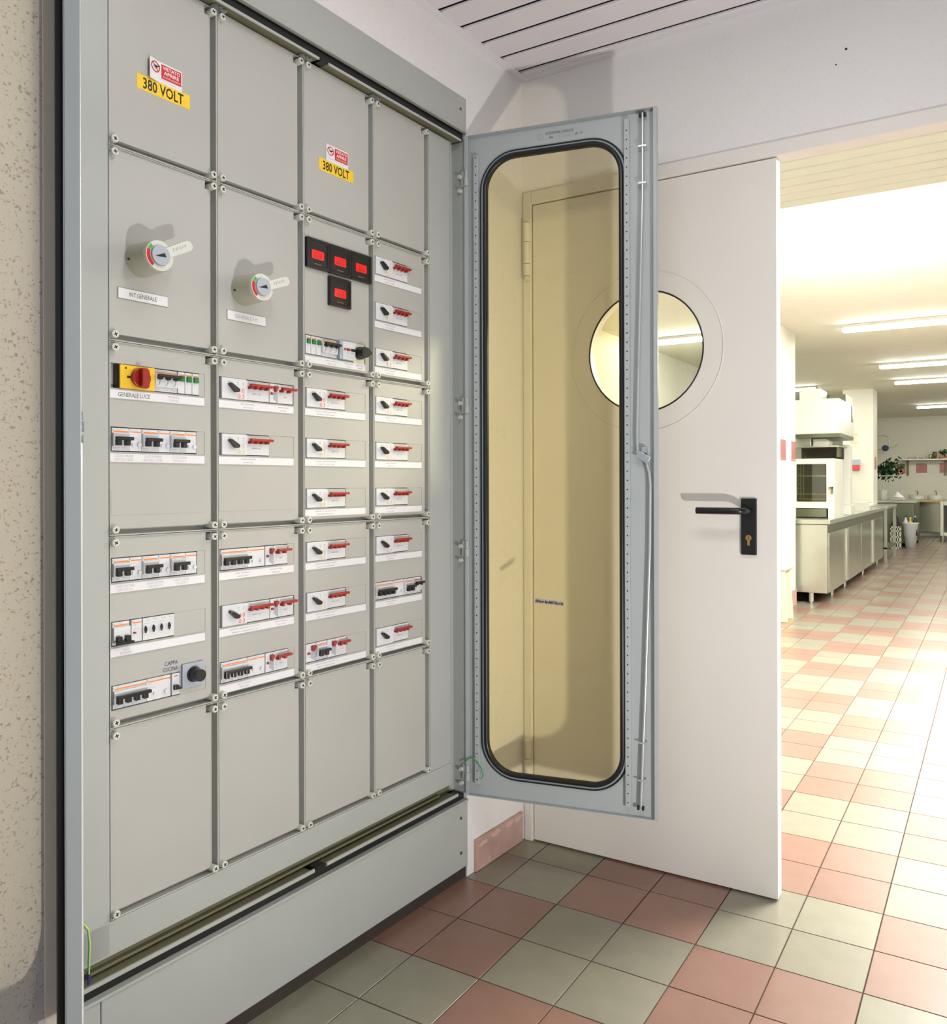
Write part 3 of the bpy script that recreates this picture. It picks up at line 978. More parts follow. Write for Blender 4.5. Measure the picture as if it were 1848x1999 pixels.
# breakers with a black pointer and a red toggle comb
for (c, r, w, code, pm) in ((1, 2, 1, ('4·0', '0.3'), 'orange_print'), (1, 2, 2, ('2·5', '0.3'), 'yellow_print'), (1, 3, 2, ('4·0', '0.3'), 'orange_print'),
                            (2, 2, 1, ('4·0', '0.3'), 'orange_print'), (2, 2, 2, ('2·5', '0.3'), 'yellow_print'), (2, 2, 3, ('2·5', '0.3'), 'yellow_print'),
                            (2, 3, 1, ('2·5', '0.3'), 'yellow_print'), (2, 3, 2, ('2·5', '0.3'), 'yellow_print'),
                            (3, 1, 1, ('2·5', '0.3'), 'yellow_print'), (3, 1, 2, ('2·5', '0.3'), 'yellow_print'), (3, 1, 3, ('2·5', '0.3'), 'yellow_print'),
                            (3, 2, 1, ('2·5', '0.3'), 'yellow_print'), (3, 2, 2, ('2·5', '0.3'), 'yellow_print'), (3, 2, 3, ('2·5', '0.3'), 'yellow_print'),
                            (3, 3, 1, ('2·5', '0.3'), 'yellow_print'), (3, 3, 3, (), 'yellow_print')):
    xl = COLX[c] + (0.0100 if c < 2 else 0.0080)
    t = dev('circuit_breaker', 'white breaker, black pointer and red toggles, ' + place(c, r, w), 'circuit breaker', c, r, w, xl, 'breakers with red toggle combs')
    pointer_block(t, 0.0, 0.0655, code, pm, 'plastic_black')
    red_block(t, 0.0655, 4, 0.0645)
    if (c, r, w) in ((1, 2, 1), (1, 3, 2)):
        t2_ = dev('contactor', 'narrow contactor with short red toggle, ' + place(c, r, w), 'contactor', c, r, w, xl + 0.131, 'contactors in the second and third columns')
        aux_block(t2_, 0.0, 0.0235)
        red_block(t2_, 0.0235, 2, 0.046)

# four-pole black breakers
for (c, r, w, wd) in ((0, 3, 3, 0.053), (1, 3, 1, 0.048), (1, 3, 3, 0.048), (3, 3, 2, 0.044)):
    xl = COLX[c] + (0.0085 if c != 3 else 0.006)
    t = dev('circuit_breaker', 'four-pole breaker, long black toggle and orange stripes, ' + place(c, r, w), 'circuit breaker', c, r, w, xl, 'four-pole breakers')
    x = mcb(t, 0.0, 4)
    rcd(t, x, wd)
    if c == 1:
        t2_ = dev('contactor', 'contactor with short red toggle, ' + place(c, r, w), 'contactor', c, r, w, xl + 0.1195, 'contactors in the second and third columns')
        aux_block(t2_, 0.0, 0.0235)
        red_block(t2_, 0.0235, 2, 0.042)
# two-pole breakers with residual block, three in a row
for (c, r, w) in ((0, 2, 2), (0, 3, 1)):
    for k, wd in enumerate(('leftmost', 'middle one', 'rightmost')):
        xl = COLX[c] + 0.0078 + 0.0617 * k
        t = dev('circuit_breaker', '%s of three two-pole breakers, %s' % (wd, place(c, r, w)), 'circuit breaker', c, r, w, xl, 'two-pole breakers in the first column')
        x = mcb(t, 0.0, 2)
        rcd(t, x, 0.0262)
# first column: lighting supply row
t = dev('isolator_switch', 'yellow isolator with large red rotary knob, top window of first column', 'switch', 0, 2, 1, COLX[0] + 0.0195)
part('base', 'plastic_black', t, lambda b: b.box(0, 0.074, -0.006, 0.012, 0.0, 0.047), 0.001)
part('face_plate', 'isolator_yellow', t, lambda b: b.box(0.0025, 0.0755, -0.0100, -0.005, 0.0005, 0.0465), 0.0008)
def ikn(b):
    pts = [(0.0450 + 0.0215 * math.cos(a), 0.0235 + 0.0195 * math.sin(a)) for a in [math.radians(d) for d in range(90, 271, 15)]]
    pts += [(0.0560, 0.0040), (0.0590, 0.0065), (0.0605, 0.0150), (0.0625, 0.0200), (0.0625, 0.0270), (0.0605, 0.0320), (0.0590, 0.0405), (0.0560, 0.0430)]
    b.prism(pts, -0.0180, -0.0100)
    b.box(0.0365, 0.0485, -0.0300, -0.0170, 0.0055, 0.0415)
kn = part('knob', 'isolator_red', t, ikn, 0.0015)
part('knob_screw', 'plastic_black', kn, lambda b: b.cyl((0.0500, -0.0178, 0.0235), (0.0500, -0.0192, 0.0235), 0.0042, n=14))
part('marks', 'ink_black', t, lambda b: (b.box(0.0125, 0.0160, -0.0104, -0.009, 0.0385, 0.0420), b.box(0.0165, 0.0235, -0.0104, -0.009, 0.0210, 0.0255)))
t = dev('circuit_breaker', 'three-pole breaker with raised black toggles beside yellow isolator', 'circuit breaker', 0, 2, 1, COLX[0] + 0.0955)
mcb(t, 0.0, 3, 'up')
def pilot(c, r, w, xl, label, group):
    t = dev('pilot_lamp', label, 'pilot lamp', c, r, w, xl, group)
    boxp('housing', 'plastic_white', t, 0.0003, 0.0160, -0.006, 0.012, 0.002, 0.046, 0.0006, 1)
    boxp('stripe', 'orange', t, 0.0035, 0.0145, -0.0066, -0.005, 0.0385, 0.0412)
    boxp('lens', 'green_lens', t, 0.0028, 0.0140, -0.0105, -0.005, 0.0265, 0.0378, 0.0012)
    part('print', 'plastic_grey', t, lambda b: (b.box(0.0008, 0.0024, -0.0064, -0.005, 0.0405, 0.043), b.box(0.005, 0.0065, -0.0063, -0.005, 0.0205, 0.0225)))
for k, wd in enumerate(('nearest the black toggles', 'between two other lamps', 'at the right end')):
    pilot(0, 2, 1, COLX[0] + 0.1490 + 0.0166 * k, 'green pilot lamp %s, beside yellow isolator row' % wd, 'green pilot lamps in the first column')
# first column: outdoor light row
t = dev('circuit_breaker', 'two-pole breaker with black toggle switched down, first column', 'circuit breaker', 0, 3, 2, COLX[0] + 0.0078)
x = mcb(t, 0.0, 2, 'down')
rcd(t, x + 0.004, 0.0225, 'red')
t = dev('time_relay', 'white four-way selector block with four black diamond pointers', 'relay', 0, 3, 2, COLX[0] + 0.0700)
boxp('housing', 'plastic_white', t, 0.0003, 0.0690, -0.006, 0.012, 0.002, 0.046, 0.0006, 1)
for k in range(4):
    xx = 0.0050 + 0.0172 * k
    part('pointer', 'plastic_black', t, lambda b: b.prism([(xx, 0.0160), (xx + 0.0026, 0.0235), (xx, 0.0310), (xx - 0.0022, 0.0235)], -0.011, -0.005), 0.0005)
def trp(b):
    for k in range(4):
        xx = 0.0025 + 0.0172 * k
        dashes(b, xx + 0.004, xx + 0.012, 0.0415, 0.0018, -0.0062, k)
        dashes(b, xx, xx + 0.010, 0.0355, 0.0014, -0.0062, k + 4)
        dashes(b, xx + 0.006, xx + 0.013, 0.0265, 0.0014, -0.0062, k + 8)
        b.box(xx, xx + 0.011, -0.0061, -0.005, 0.0125, 0.0128)
part('print', 'ink_pale', t, trp)
# first column: hood row, small switch and black knob
t = dev('toggle_switch', 'narrow module with small black rocker beside the black knob', 'switch', 0, 3, 3, COLX[0] + 0.1335)
boxp('housing', 'plastic_white', t, 0.0003, 0.0180, -0.006, 0.012, 0.002, 0.046, 0.0006, 1)
boxp('stripe', 'plastic_red', t, 0.0050, 0.0130, -0.0066, -0.005, 0.0400, 0.0412)
part('rocker', 'plastic_black', t, lambda b: b.prism([(0.003, 0.0130), (0.0165, 0.0130), (0.0185, 0.0165), (0.0125, 0.0195), (0.0125, 0.0225), (0.003, 0.0225)], -0.013, -0.005), 0.0008)
t = thing('speed_control', 'black round knob on grey plate under the blue handwriting', 'control knob', cw(-0.9435, YP, 0.762), RZ)
boxp('plate', 'plastic_grey', t, 0, 0.0500, -0.006, 0.0, 0.0, 0.050, 0.001)
part('knob', 'plastic_black', t, lambda b: (b.cyl((0.026, -0.006, 0.026), (0.026, -0.012, 0.026), 0.0165, 0.0150, n=24), b.cyl((0.026, -0.012, 0.026), (0.026, -0.030, 0.026), 0.0140, 0.0125, n=20)))
# third column: supply row with pilot lamps
for k, wd in enumerate(('leftmost', 'middle', 'rightmost')):
    pilot(2, 1, 3, COLX[2] + 0.0078 + 0.0168 * k, '%s green pilot lamp in the row under the red meters' % wd, 'green pilot lamps under the meters')
t = dev('circuit_breaker', 'three-pole breaker with raised black toggles under the red meters', 'circuit breaker', 2, 1, 3, COLX[2] + 0.0590)
mcb(t, 0.0, 3, 'up')
t = dev('phase_relay', 'white relay with yellow, red and black buttons below the meters', 'relay', 2, 1, 3, COLX[2] + 0.1130)
boxp('housing', 'plastic_white', t, 0.009, 0.0530, -0.016, 0.012, 0.001, 0.047, 0.0008, 1)
boxp('side_cheek', 'plastic_grey', t, 0.0, 0.009, -0.014, 0.012, 0.001, 0.047)
for x0, x1, m in ((0.0120, 0.0180, 'brass'), (0.0215, 0.0320, 'plastic_red'), (0.0365, 0.0500, 'plastic_black')):
    boxp('button', m, t, x0, x1, -0.020, -0.015, 0.0235, 0.0300, 0.0015)
part('print', 'ink_pale', t, lambda b: (dashes(b, 0.012, 0.030, 0.041, 0.0016, -0.0162, 5), dashes(b, 0.022, 0.026, 0.018, 0.005, -0.0162, 6), dashes(b, 0.036, 0.046, 0.018, 0.003, -0.0162, 8), dashes(b, 0.012, 0.045, 0.009, 0.0014, -0.0162, 7)))
t = dev('selector_switch', 'black pointed selector knob at the right end under the meters', 'switch', 2, 1, 3, COLX[2] + 0.1665)
boxp('plate', 'plastic_cream', t, 0.0, 0.0400, -0.008, 0.0, -0.004, 0.048, 0.001)
part('knob', 'plastic_black', t, lambda b: (b.cyl((0.019, -0.008, 0.024), (0.019, -0.018, 0.024), 0.0165, n=20), b.prism([(0.004, 0.014), (0.010, 0.010), (0.026, 0.012), (0.040, 0.022), (0.0405, 0.027), (0.028, 0.037), (0.012, 0.038), (0.004, 0.032)], -0.036, -0.018)), 0.002)
# third column, last row
t = dev('contactor', 'narrow contactor with red lever left of small black breaker, third column', 'contactor', 2, 3, 3, COLX[2] + 0.0060)
aux_block(t, 0.0, 0.032)
t = dev('circuit_breaker', 'two-pole breaker with black toggle between red levers, third column', 'circuit breaker', 2, 3, 3, COLX[2] + 0.0395)
mcb(t, 0.0, 2)
t = dev('contactor', 'contactor with short red toggle, bottom window, fourth panel down, third column', 'contactor', 2, 3, 3, COLX[2] + 0.0755)
aux_block(t, 0.0, 0.030)
red_block(t, 0.030, 2, 0.036)
# fourth column, row with black breakers
t = dev('circuit_breaker', 'small two-pole black breaker right of four-pole breaker, fourth column', 'circuit breaker', 3, 3, 2, COLX[3] + 0.1220)
mcb(t, 0.0, 2)
t = dev('circuit_breaker', 'narrow breaker with raised black toggle, right end of fourth column', 'circuit breaker', 3, 3, 2, COLX[3] + 0.1580)
mcb(t, 0.0, 2, 'up')

# ---------------------------------------------------------------- main rotary switches
def main_switch(cx, cz, ang, label):
    t = thing('main_switch', label, 'rotary switch', cw(cx, YP, cz), RZ, 'main rotary switches')
    part('base', 'plastic_beige', t, lambda b: (b.cyl((0, 0, 0), (0, -0.056, 0), 0.0335, 0.0305, n=40), b.cyl((0, -0.056, 0), (0, -0.060, 0), 0.0305, 0.0290, n=40)))
    ringo = part('dial_ring', 'plastic_screw', t, lambda b: b.cyl((0, -0.0595, 0), (0, -0.0625, 0), 0.0290, n=40))
    def arc(b, a0, a1):
        n = 12
        pts = []
        for rr in (0.0275, 0.0208):
            pts += [(rr * math.cos(math.radians(a0 + (a1 - a0) * i / n)), -0.0628, rr * math.sin(math.radians(a0 + (a1 - a0) * i / n))) for i in range(n + 1)]
        b.quadset(pts, [(i, i + 1, n + 2 + i, n + 1 + i) for i in range(n)])
    part('scale', 'sign_red', ringo, lambda b: arc(b, 158, 235))
    part('scale', 'green_print', ringo, lambda b: arc(b, 132, 156))
    part('cap', 'plastic_grey', t, lambda b: b.cyl((0, -0.060, 0), (0, -0.068, 0), 0.0200, 0.0190, n=36))
    part('pointer', 'ink_black', t, lambda b: b.prism([(-0.0135, -0.0035), (0.0068, 0.0060), (0.0105, -0.0020)], -0.0686, -0.0678))
    ca_, sa_ = math.cos(ang), math.sin(ang)
    hd = MB()
    def P(u, v): return (u * ca_ - v * sa_, u * sa_ + v * ca_)
    hd.prism([P(0.014, -0.010), P(0.070, -0.0105), P(0.078, -0.006), P(0.078, 0.006), P(0.070, 0.0105), P(0.014, 0.010)], -0.0665, -0.050)
    lv = hd.build('lever', 'plastic_screw', t, 0.0015)
    part('print', 'ink_pale', lv, lambda b: [b.obox((P(u, v)[0], -0.0667, P(u, v)[1]), (0.0012, 0, 0.0005), (0, 0.0001, 0), (-0.0005, 0, 0.0030)) for u, v in ((0.032, 0.002), (0.038, 0.001), (0.043, 0.003), (0.049, 0.001), (0.055, 0.002), (0.061, 0.002))])
    part('base_screw', 'ink_black', t, lambda b: b.cyl((-0.0310, -0.012, -0.006), (-0.0345, -0.012, -0.006), 0.0022, n=10))
main_switch(-1.030, 1.626, 0.50, 'large round rotary main switch above the first white name strip, first column')
main_switch(-0.785, 1.614, 0.38, 'smaller-looking round rotary main switch in the second column')

# ---------------------------------------------------------------- digital meters
for k, (x0, z0, lb) in enumerate(((-0.608, 1.7075, 'left black digital meter with red display, upper row of three'), (-0.5335, 1.7075, 'middle black digital meter with red display, upper row of three'),
                              (-0.4590, 1.7075, 'right black digital meter with red display, upper row of three'), (-0.5335, 1.6280, 'single black digital meter with red display below the other three'))):
    t = thing('digital_meter', lb, 'meter', cw(x0, YP, z0), RZ, 'digital panel meters')
    t.scale = (1.0, 0.5, 1.0)
    W_, H_ = 0.0735, 0.0720
    me = plate_with_hole([(0, 0), (W_, 0), (W_, H_), (0, H_)], rrect(0.008, W_ - 0.008, 0.007, H_ - 0.007, 0.002, 2), -0.020, 0.0)
    me.materials.append(M['meter_black'])
    put('bezel', me, t, 0.0015)
    boxp('front_glass', 'meter_black', t, 0.007, W_ - 0.007, -0.017, -0.002, 0.006, H_ - 0.006)
    ds = part('display', 'meter_red', t, lambda b: b.prism(rrect(0.0160, 0.0555, 0.0235, 0.0445, 0.0025, 3), -0.0182, -0.0165))
    def digits(b):
        for i in range(3):
            xx = 0.0225 + 0.0095 * i
            b.box(xx, xx + 0.001, -0.0186, -0.0178, 0.0275, 0.0335)
            b.box(xx + 0.0052, xx + 0.0062, -0.0186, -0.0178, 0.0275, 0.0405)
            if i != k: b.box(xx, xx + 0.006, -0.0186, -0.0178, 0.0398, 0.0408)
            b.box(xx, xx + 0.006, -0.0186, -0.0178, 0.0270, 0.0280)
    part('digits', 'meter_digit', ds, digits)
    part('print', 'notice_print', t, lambda b: dashes(b, 0.026, 0.046, 0.0115, 0.0022, -0.0172, 5))

# ---------------------------------------------------------------- glazed doors
DW, DZ0, DZ1 = 0.578, 0.250, 2.225
def cabinet_door(hx, ang_world, sgn):
    """sgn +1: inner side looks to -y of the door, -1: to +y"""
    def Y(v): return v * sgn
    me = plate_with_hole([(0, DZ0), (DW, DZ0), (DW, DZ1), (0, DZ1)], rrect(0.056, 0.478, 0.318, 2.157, 0.098), Y(0.0165), Y(0.018))
    me.materials.append(M['cabinet_door'])
    d = put('door', me, cab)
    d.location = (hx, 0.0, 0.0)
    d.rotation_euler = (0, 0, ang_world - RZ)
    def rim(b):
        t = 0.0016
        b.box(0, t, Y(0.0), Y(0.018), DZ0, DZ1)
        b.box(DW - t, DW, Y(0.0), Y(0.018), DZ0, DZ1)
        b.box(t, DW - t, Y(0.0), Y(0.018), DZ0, DZ0 + t)
        b.box(t, DW - t, Y(0.0), Y(0.018), DZ1 - t, DZ1)
        b.box(DW - 0.011, DW - t, Y(0.0), Y(0.0012), DZ0 + t, DZ1 - t)
        b.box(t, 0.012, Y(0.0), Y(0.0012), DZ0 + t, DZ1 - t)
    part('folded_edge', 'cabinet_door', d, rim, 0.0008, 1)
    gl = MB()
    gp = rrect(0.060, 0.476, 0.321, 2.154, 0.095)
    gl.quadset([(x, Y(0.0170), z) for x, z in gp], [tuple(range(len(gp)))])
    gl.build('glass_pane', 'yellow_glass', d)
    def path(off, y, n=10):
        return [(x, Y(y), z) for x, z in rrect(0.0684 - off, 0.4692 + off, 0.3289 - off, 2.1456 + off, 0.088 + off, n)]
    part('window_seal', 'rubber_black', d, lambda b: (b.tube(path(0.006, 0.0120), 0.0072, 10, closed=True), b.tube(path(0.0205, 0.0150), 0.0034, 8, closed=True), b.tube(path(0.006, 0.0215), 0.0062, 8, closed=True)))
    part('seal_bead', 'bead_glint', d, lambda b: b.tube(path(0.0150, 0.0125), 0.0032, 8, closed=True))
    # perforated strips
    for xs, za, zb in ((0.4920, 0.2745, 2.205), (0.0352, 0.285, 2.165)):
        st = boxp('perforated_strip', 'cabinet_door', d, xs - 0.0075, xs + 0.0075, Y(0.0045), Y(0.0165), za, zb, 0.001)
        def holes(b):
            z = za + 0.014
            while z < zb - 0.008:
                b.cyl((xs, Y(0.0041), z), (xs, Y(0.006), z), 0.0021, n=8)
                z += 0.0258
        tag(part('hole_row', 'ink_black', st, holes), kind='stuff')
    # lock bars
    yr = 0.002
    lb = part('lock_bar', 'rod_steel', d, lambda b: (b.tube([(0.538, Y(yr), 2.212), (0.5372, Y(yr), 2.0), (0.5300, Y(yr), 1.70), (0.5225, Y(yr), 1.40), (0.5205, Y(yr), 1.30), (0.523, Y(yr), 1.275)], 0.0036, 10),
                                                   b.tube([(0.548, Y(yr), 1.235), (0.5545, Y(yr), 1.215), (0.5575, Y(yr), 1.18), (0.5555, Y(yr), 1.0), (0.5420, Y(yr), 0.60), (0.5335, Y(yr), 0.40), (0.5290, Y(yr), 0.277)], 0.0042, 10)))
    for x, z in ((0.538, 2.207), (0.5285, 0.280)):
        part('roller', 'rubber_black', lb, lambda b: (b.cyl((x - 0.0095, Y(yr), z), (x - 0.0045, Y(yr), z), 0.0065, n=12), b.cyl((x + 0.0045, Y(yr), z), (x + 0.0095, Y(yr), z), 0.0065, n=12)))
    for x, z in ((0.5378, 2.1196), (0.5374, 2.0172), (0.5345, 0.4622), (0.5318, 0.3579)):
        part('bar_guide', 'rod_steel', lb, lambda b: (b.obox((x, Y(yr - 0.005), z), (0.010, 0, 0), (0, 0.0012, 0), (0, 0, 0.0022)), b.box(x - 0.011, x - 0.009, Y(yr - 0.005), Y(0.0165), z - 0.002, z + 0.002), b.box(x + 0.009, x + 0.011, Y(yr - 0.005), Y(0.0165), z - 0.002, z + 0.002)))
    part('latch', 'zinc', d, lambda b: (b.obox((0.537, Y(0.001), 1.256), (0.017, 0, -0.010), (0, 0.002, 0), (0.005, 0, 0.0085)), b.cyl((0.537, Y(-0.004), 1.256), (0.537, Y(0.0165), 1.256), 0.0072, n=6), b.box(0.534, 0.548, Y(-0.001), Y(0.0165), 1.268, 1.283), b.cyl((0.523, Y(-0.003), 1.270), (0.523, Y(0.003), 1.270), 0.005, n=10), b.cyl((0.549, Y(-0.003), 1.240), (0.549, Y(0.003), 1.240), 0.005, n=10)), 0.0008)
    return d
A_R = math.radians(10.6)
dr = cabinet_door(-0.010, A_R, 1)
dl = cabinet_door(-1.178, math.radians(-30.71), -1)
# name plate printed on the right door
text('lettering', 'KLÖCKNER-MOELLER', 0.0088, 'steel_dark', dr, 0.2940, 0.0160, 2.2025, 0.0850)
text('lettering', 'IPK', 0.0065, 'steel_dark', dr, 0.2690, 0.0160, 2.1885, 0.0120)
text('lettering', 'No. 10000', 0.0065, 'plastic_grey', dr, 0.3070, 0.0160, 2.1885, 0.0360)
text('lettering', 'IP', 0.0085, 'steel_dark', dr, 0.3440, 0.0160, 2.1890, 0.0070)
text('lettering', '54', 0.0055, 'steel_dark', dr, 0.3580, 0.0160, 2.1895, 0.0080)
def emblem(b):
    b.tube([(x, 0.0162, z) for x, z in rrect(0.2275, 0.2405, 2.1835, 2.2065, 0.004, 4)], 0.0004, 4, closed=True)
    b.box(0.2310, 0.2330, 0.0158, 0.0164, 2.1985, 2.2045)
    b.obox((0.2355, 0.0161, 2.2015), (0.002, 0, 0.0025), (0, 0.0002, 0), (0.0006, 0, -0.0005))
    for x in (0.2303, 0.2332, 0.2361):
        b.box(x, x + 0.0016, 0.0158, 0.0164, 2.1865, 2.1945)
    b.tube([(x, 0.0162, z) for x, z in ((0.244, 2.1960), (0.244, 2.1835), (0.262, 2.1835))], 0.0003, 4)
    b.tube([(x, 0.0162, z) for x, z in ((0.2900, 2.1955), (0.333, 2.1955), (0.333, 2.1835), (0.300, 2.1835))], 0.0003, 4)
part('emblem', 'plastic_grey', dr, emblem)
# hand-written tape on the pane
tp = part('tape_label', 'tape_grey', dr, lambda b: b.obox((0.258, 0.0164, 0.838), (0.0430, 0, -0.0030), (0, 0.0002, 0), (0.0004, 0, 0.0068)))
def scrib(b):
    rr = random.Random(5)
    for k in range(3):
        x0 = 0.217 + 0.0290 * k
        pts = []
        for i in range(18):
            x = x0 + 0.026 * i / 17
            base = 0.838 - 0.0030 * (x - 0.258) / 0.043 - 0.0015
            pts.append((x, 0.0160, base + (0.0048 if i % 2 else -0.0040) * rr.uniform(0.4, 1.2)))
        b.tube(pts, 0.0010, 5)
part('handwriting', 'ink_black', tp, scrib)
# hinges of the right door on the cabinet side
for z0 in (2.075, 1.395, 0.965, 0.295):
    def hg(b):
        b.cyl((-0.008, -0.006, z0 + 0.024), (-0.008, -0.006, z0 + 0.046), 0.0062, n=12)
        b.cyl((-0.008, -0.006, z0), (-0.008, -0.006, z0 + 0.0235), 0.0078, n=12)
        b.box(-0.010, -0.001, -0.004, 0.012, z0, z0 + 0.046)
    h_ = part('hinge', 'cabinet_frame', cab, hg, 0.0005, 1)
    for zz in (z0 + 0.030, z0 - 0.012):
        part('hinge_bolt', 'plastic_screw', h_, lambda b: b.cyl((-0.006, 0.015, zz), (-0.016, 0.015, zz), 0.0062, n=8))
for z0 in (1.9, 1.1, 0.4):
    part('hinge', 'cabinet_frame', cab, lambda b: b.cyl((-1.1835, -0.006, z0), (-1.1835, -0.006, z0 + 0.05), 0.007, n=12))
# earth wires
part('earth_wire', 'wire_green', cab, lambda b: b.tube([(-0.015, 0.004, 0.345), (-0.012, -0.012, 0.362), (-0.010, -0.026, 0.366), (-0.006, -0.040, 0.356), (0.0, -0.052, 0.335), (0.003, -0.055, 0.315), (0.001, -0.048, 0.303)], 0.0018, 8))
part('earth_wire', 'wire_yellow', cab, lambda b: b.tube([(-1.1630, 0.004, 0.385), (-1.1560, 0.000, 0.372), (-1.1545, -0.002, 0.345), (-1.1560, -0.002, 0.315), (-1.1555, -0.001, 0.290)], 0.0017, 8))
part('earth_wire', 'wire_green', cab, lambda b: b.tube([(-1.1645, 0.003, 0.384), (-1.1578, -0.001, 0.371), (-1.1562, -0.003, 0.345), (-1.1577, -0.003, 0.315), (-1.1572, -0.002, 0.293)], 0.0014, 8))
part('cable_lug', 'wire_blue', cab, lambda b: b.cyl((-1.1558, -0.001, 0.291), (-1.1555, 0.0, 0.272), 0.0028, n=10))

# ================================================================== kitchen
def kthing(name, label, cat, loc, group=None):
    return thing(name, label, cat, loc, 0, group)

# --- long steel counter
t = kthing('steel_counter', 'long stainless steel kitchen counter with cupboard doors along its front', 'counter', (-1.39, 8.34, 0))
boxp('body', 'steel', t, -0.68, -0.012, 0.0, 4.45, 0.105, 0.772, 0.004)
boxp('worktop', 'steel', t, -0.70, 0.02, -0.03, 4.50, 0.775, 0.822, 0.006)
boxp('upper_rail', 'steel_dark', t, -0.012, -0.006, 0.02, 4.43, 0.690, 0.772)
for k in range(4):
    y0 = 0.03 + 1.10 * k
    dd = boxp('door', 'steel_panel', t, -0.012, 0.004, y0, y0 + 1.07, 0.108, 0.688, 0.004)
    boxp('handle', 'steel', dd, 0.004, 0.018, y0 + (1.03 if k % 2 == 0 else 0.02), y0 + (1.055 if k % 2 == 0 else 0.045), 0.13, 0.68)
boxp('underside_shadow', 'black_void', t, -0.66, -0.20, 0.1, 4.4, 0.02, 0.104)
for x in (-0.62, -0.075):
    for y in (0.62, 1.45, 2.9, 4.35):
        part('leg', 'steel', t, lambda b: (b.cyl((x, y, 0.02), (x, y, 0.106), 0.022, n=14), b.cyl((x, y, 0.0), (x, y, 0.02), 0.014, n=14)))
part('leg', 'steel', t, lambda b: (b.cyl((-0.165, 0.03, 0.02), (-0.165, 0.03, 0.106), 0.024, n=14), b.cyl((-0.165, 0.03, 0.0), (-0.165, 0.03, 0.02), 0.015, n=14)))

# --- oven on the counter
t = kthing('convection_oven', 'white framed convection oven with glass front and trays on the counter', 'oven', (-1.80, 8.62, 0.822))
me = plate_with_hole([(0, 0.10), (0.36, 0.10), (0.36, 0.60), (0, 0.60)], rrect(0.055, 0.345, 0.165, 0.545, 0.01, 2), 0.0, 0.03)
me.materials.append(M['white_enamel'])
put('door_frame', me, t, 0.003)
boxp('body', 'white_enamel', t, 0.36, 0.42, 0.0, 0.55, 0.0, 0.60, 0.004)
boxp('cavity', 'oven_dark', t, 0.0, 0.36, 0.20, 0.55, 0.10, 0.60)
part('casing', 'white_enamel', t, lambda b: (b.box(0.0, 0.36, 0.03, 0.55, 0.56, 0.60), b.box(0, 0.36, 0.03, 0.55, 0.10, 0.15), b.box(0, 0.04, 0.03, 0.55, 0.15, 0.56)))
boxp('drawer', 'steel_dark', t, 0.05, 0.345, 0.004, 0.4, 0.01, 0.095, 0.003)
boxp('base', 'white_enamel', t, 0.0, 0.05, 0.0, 0.4, 0.0, 0.10)
for z in (0.42, 0.235):
    boxp('rack', 'steel', t, 0.05, 0.35, 0.05, 0.19, z, z + 0.012)
boxp('tray', 'oven_tray', t, 0.07, 0.34, 0.06, 0.19, 0.18, 0.20)
part('rack_support', 'steel', t, lambda b: [b.box(0.075 + 0.028 * i, 0.083 + 0.028 * i, 0.10, 0.12, 0.16, 0.55) for i in range(2)] + [b.box(0.055, 0.08, 0.10, 0.12, 0.19 + 0.05 * i, 0.20 + 0.05 * i) for i in range(7)])
boxp('glass_pane', 'oven_glass', t, 0.055, 0.345, 0.012, 0.016, 0.165, 0.545)
part('handle', 'steel_dark', t, lambda b: (b.box(0.375, 0.415, -0.03, -0.01, 0.30, 0.315), b.box(0.40, 0.412, -0.03, 0.0, 0.25, 0.315)))

# --- extractor hood
t = kthing('extractor_hood', 'white boxy extractor hood hanging over the oven', 'extractor hood', (-1.80, 8.72, 1.655))
part('canopy', 'white_enamel', t, lambda b: b.box(0, 0.455, 0, 1.0, 0.02, 0.375), 0.012, 3)
boxp('lower_edge', 'steel_dark', t, 0.004, 0.45, 0.02, 0.98, -0.012, 0.02)
boxp('duct', 'white_enamel', t, 0.06, 0.26, 0.05, 0.45, 0.37, 0.485)
boxp('back_box', 'steel_dark', t, 0.0, 0.44, 0.50, 0.98, 0.37, 0.46)
boxp('side_switch', 'plastic_black', t, 0.452, 0.462, 0.8, 0.88, 0.18, 0.36)
t = kthing('wall_shelf', 'narrow steel shelf between hood and oven', 'shelf', (-1.80, 8.86, 1.545))
boxp('board', 'steel', t, 0.0, 0.43, 0.0, 0.5, 0.0, 0.015)
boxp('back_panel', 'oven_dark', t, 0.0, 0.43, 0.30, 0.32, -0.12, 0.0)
boxp('bracket', 'steel_dark', t, 0.39, 0.41, 0.1, 0.32, -0.1, 0.0)
t = kthing('food_tray', 'white folded tray lying on the shelf over the oven', 'tray', (-1.63, 8.90, 1.5605))
part('tray', 'white_enamel', t, lambda b: b.prism([(0, 0), (0.15, 0), (0.165, 0.05), (0.12, 0.075), (0.0, 0.07)], 0, 0.2), 0.004)
t = kthing('utensil_box', 'grey steel box on the shelf at its hidden end', 'box', (-1.80, 8.90, 1.5605))
boxp('box', 'steel', t, 0, 0.15, 0, 0.2, 0, 0.09, 0.004)

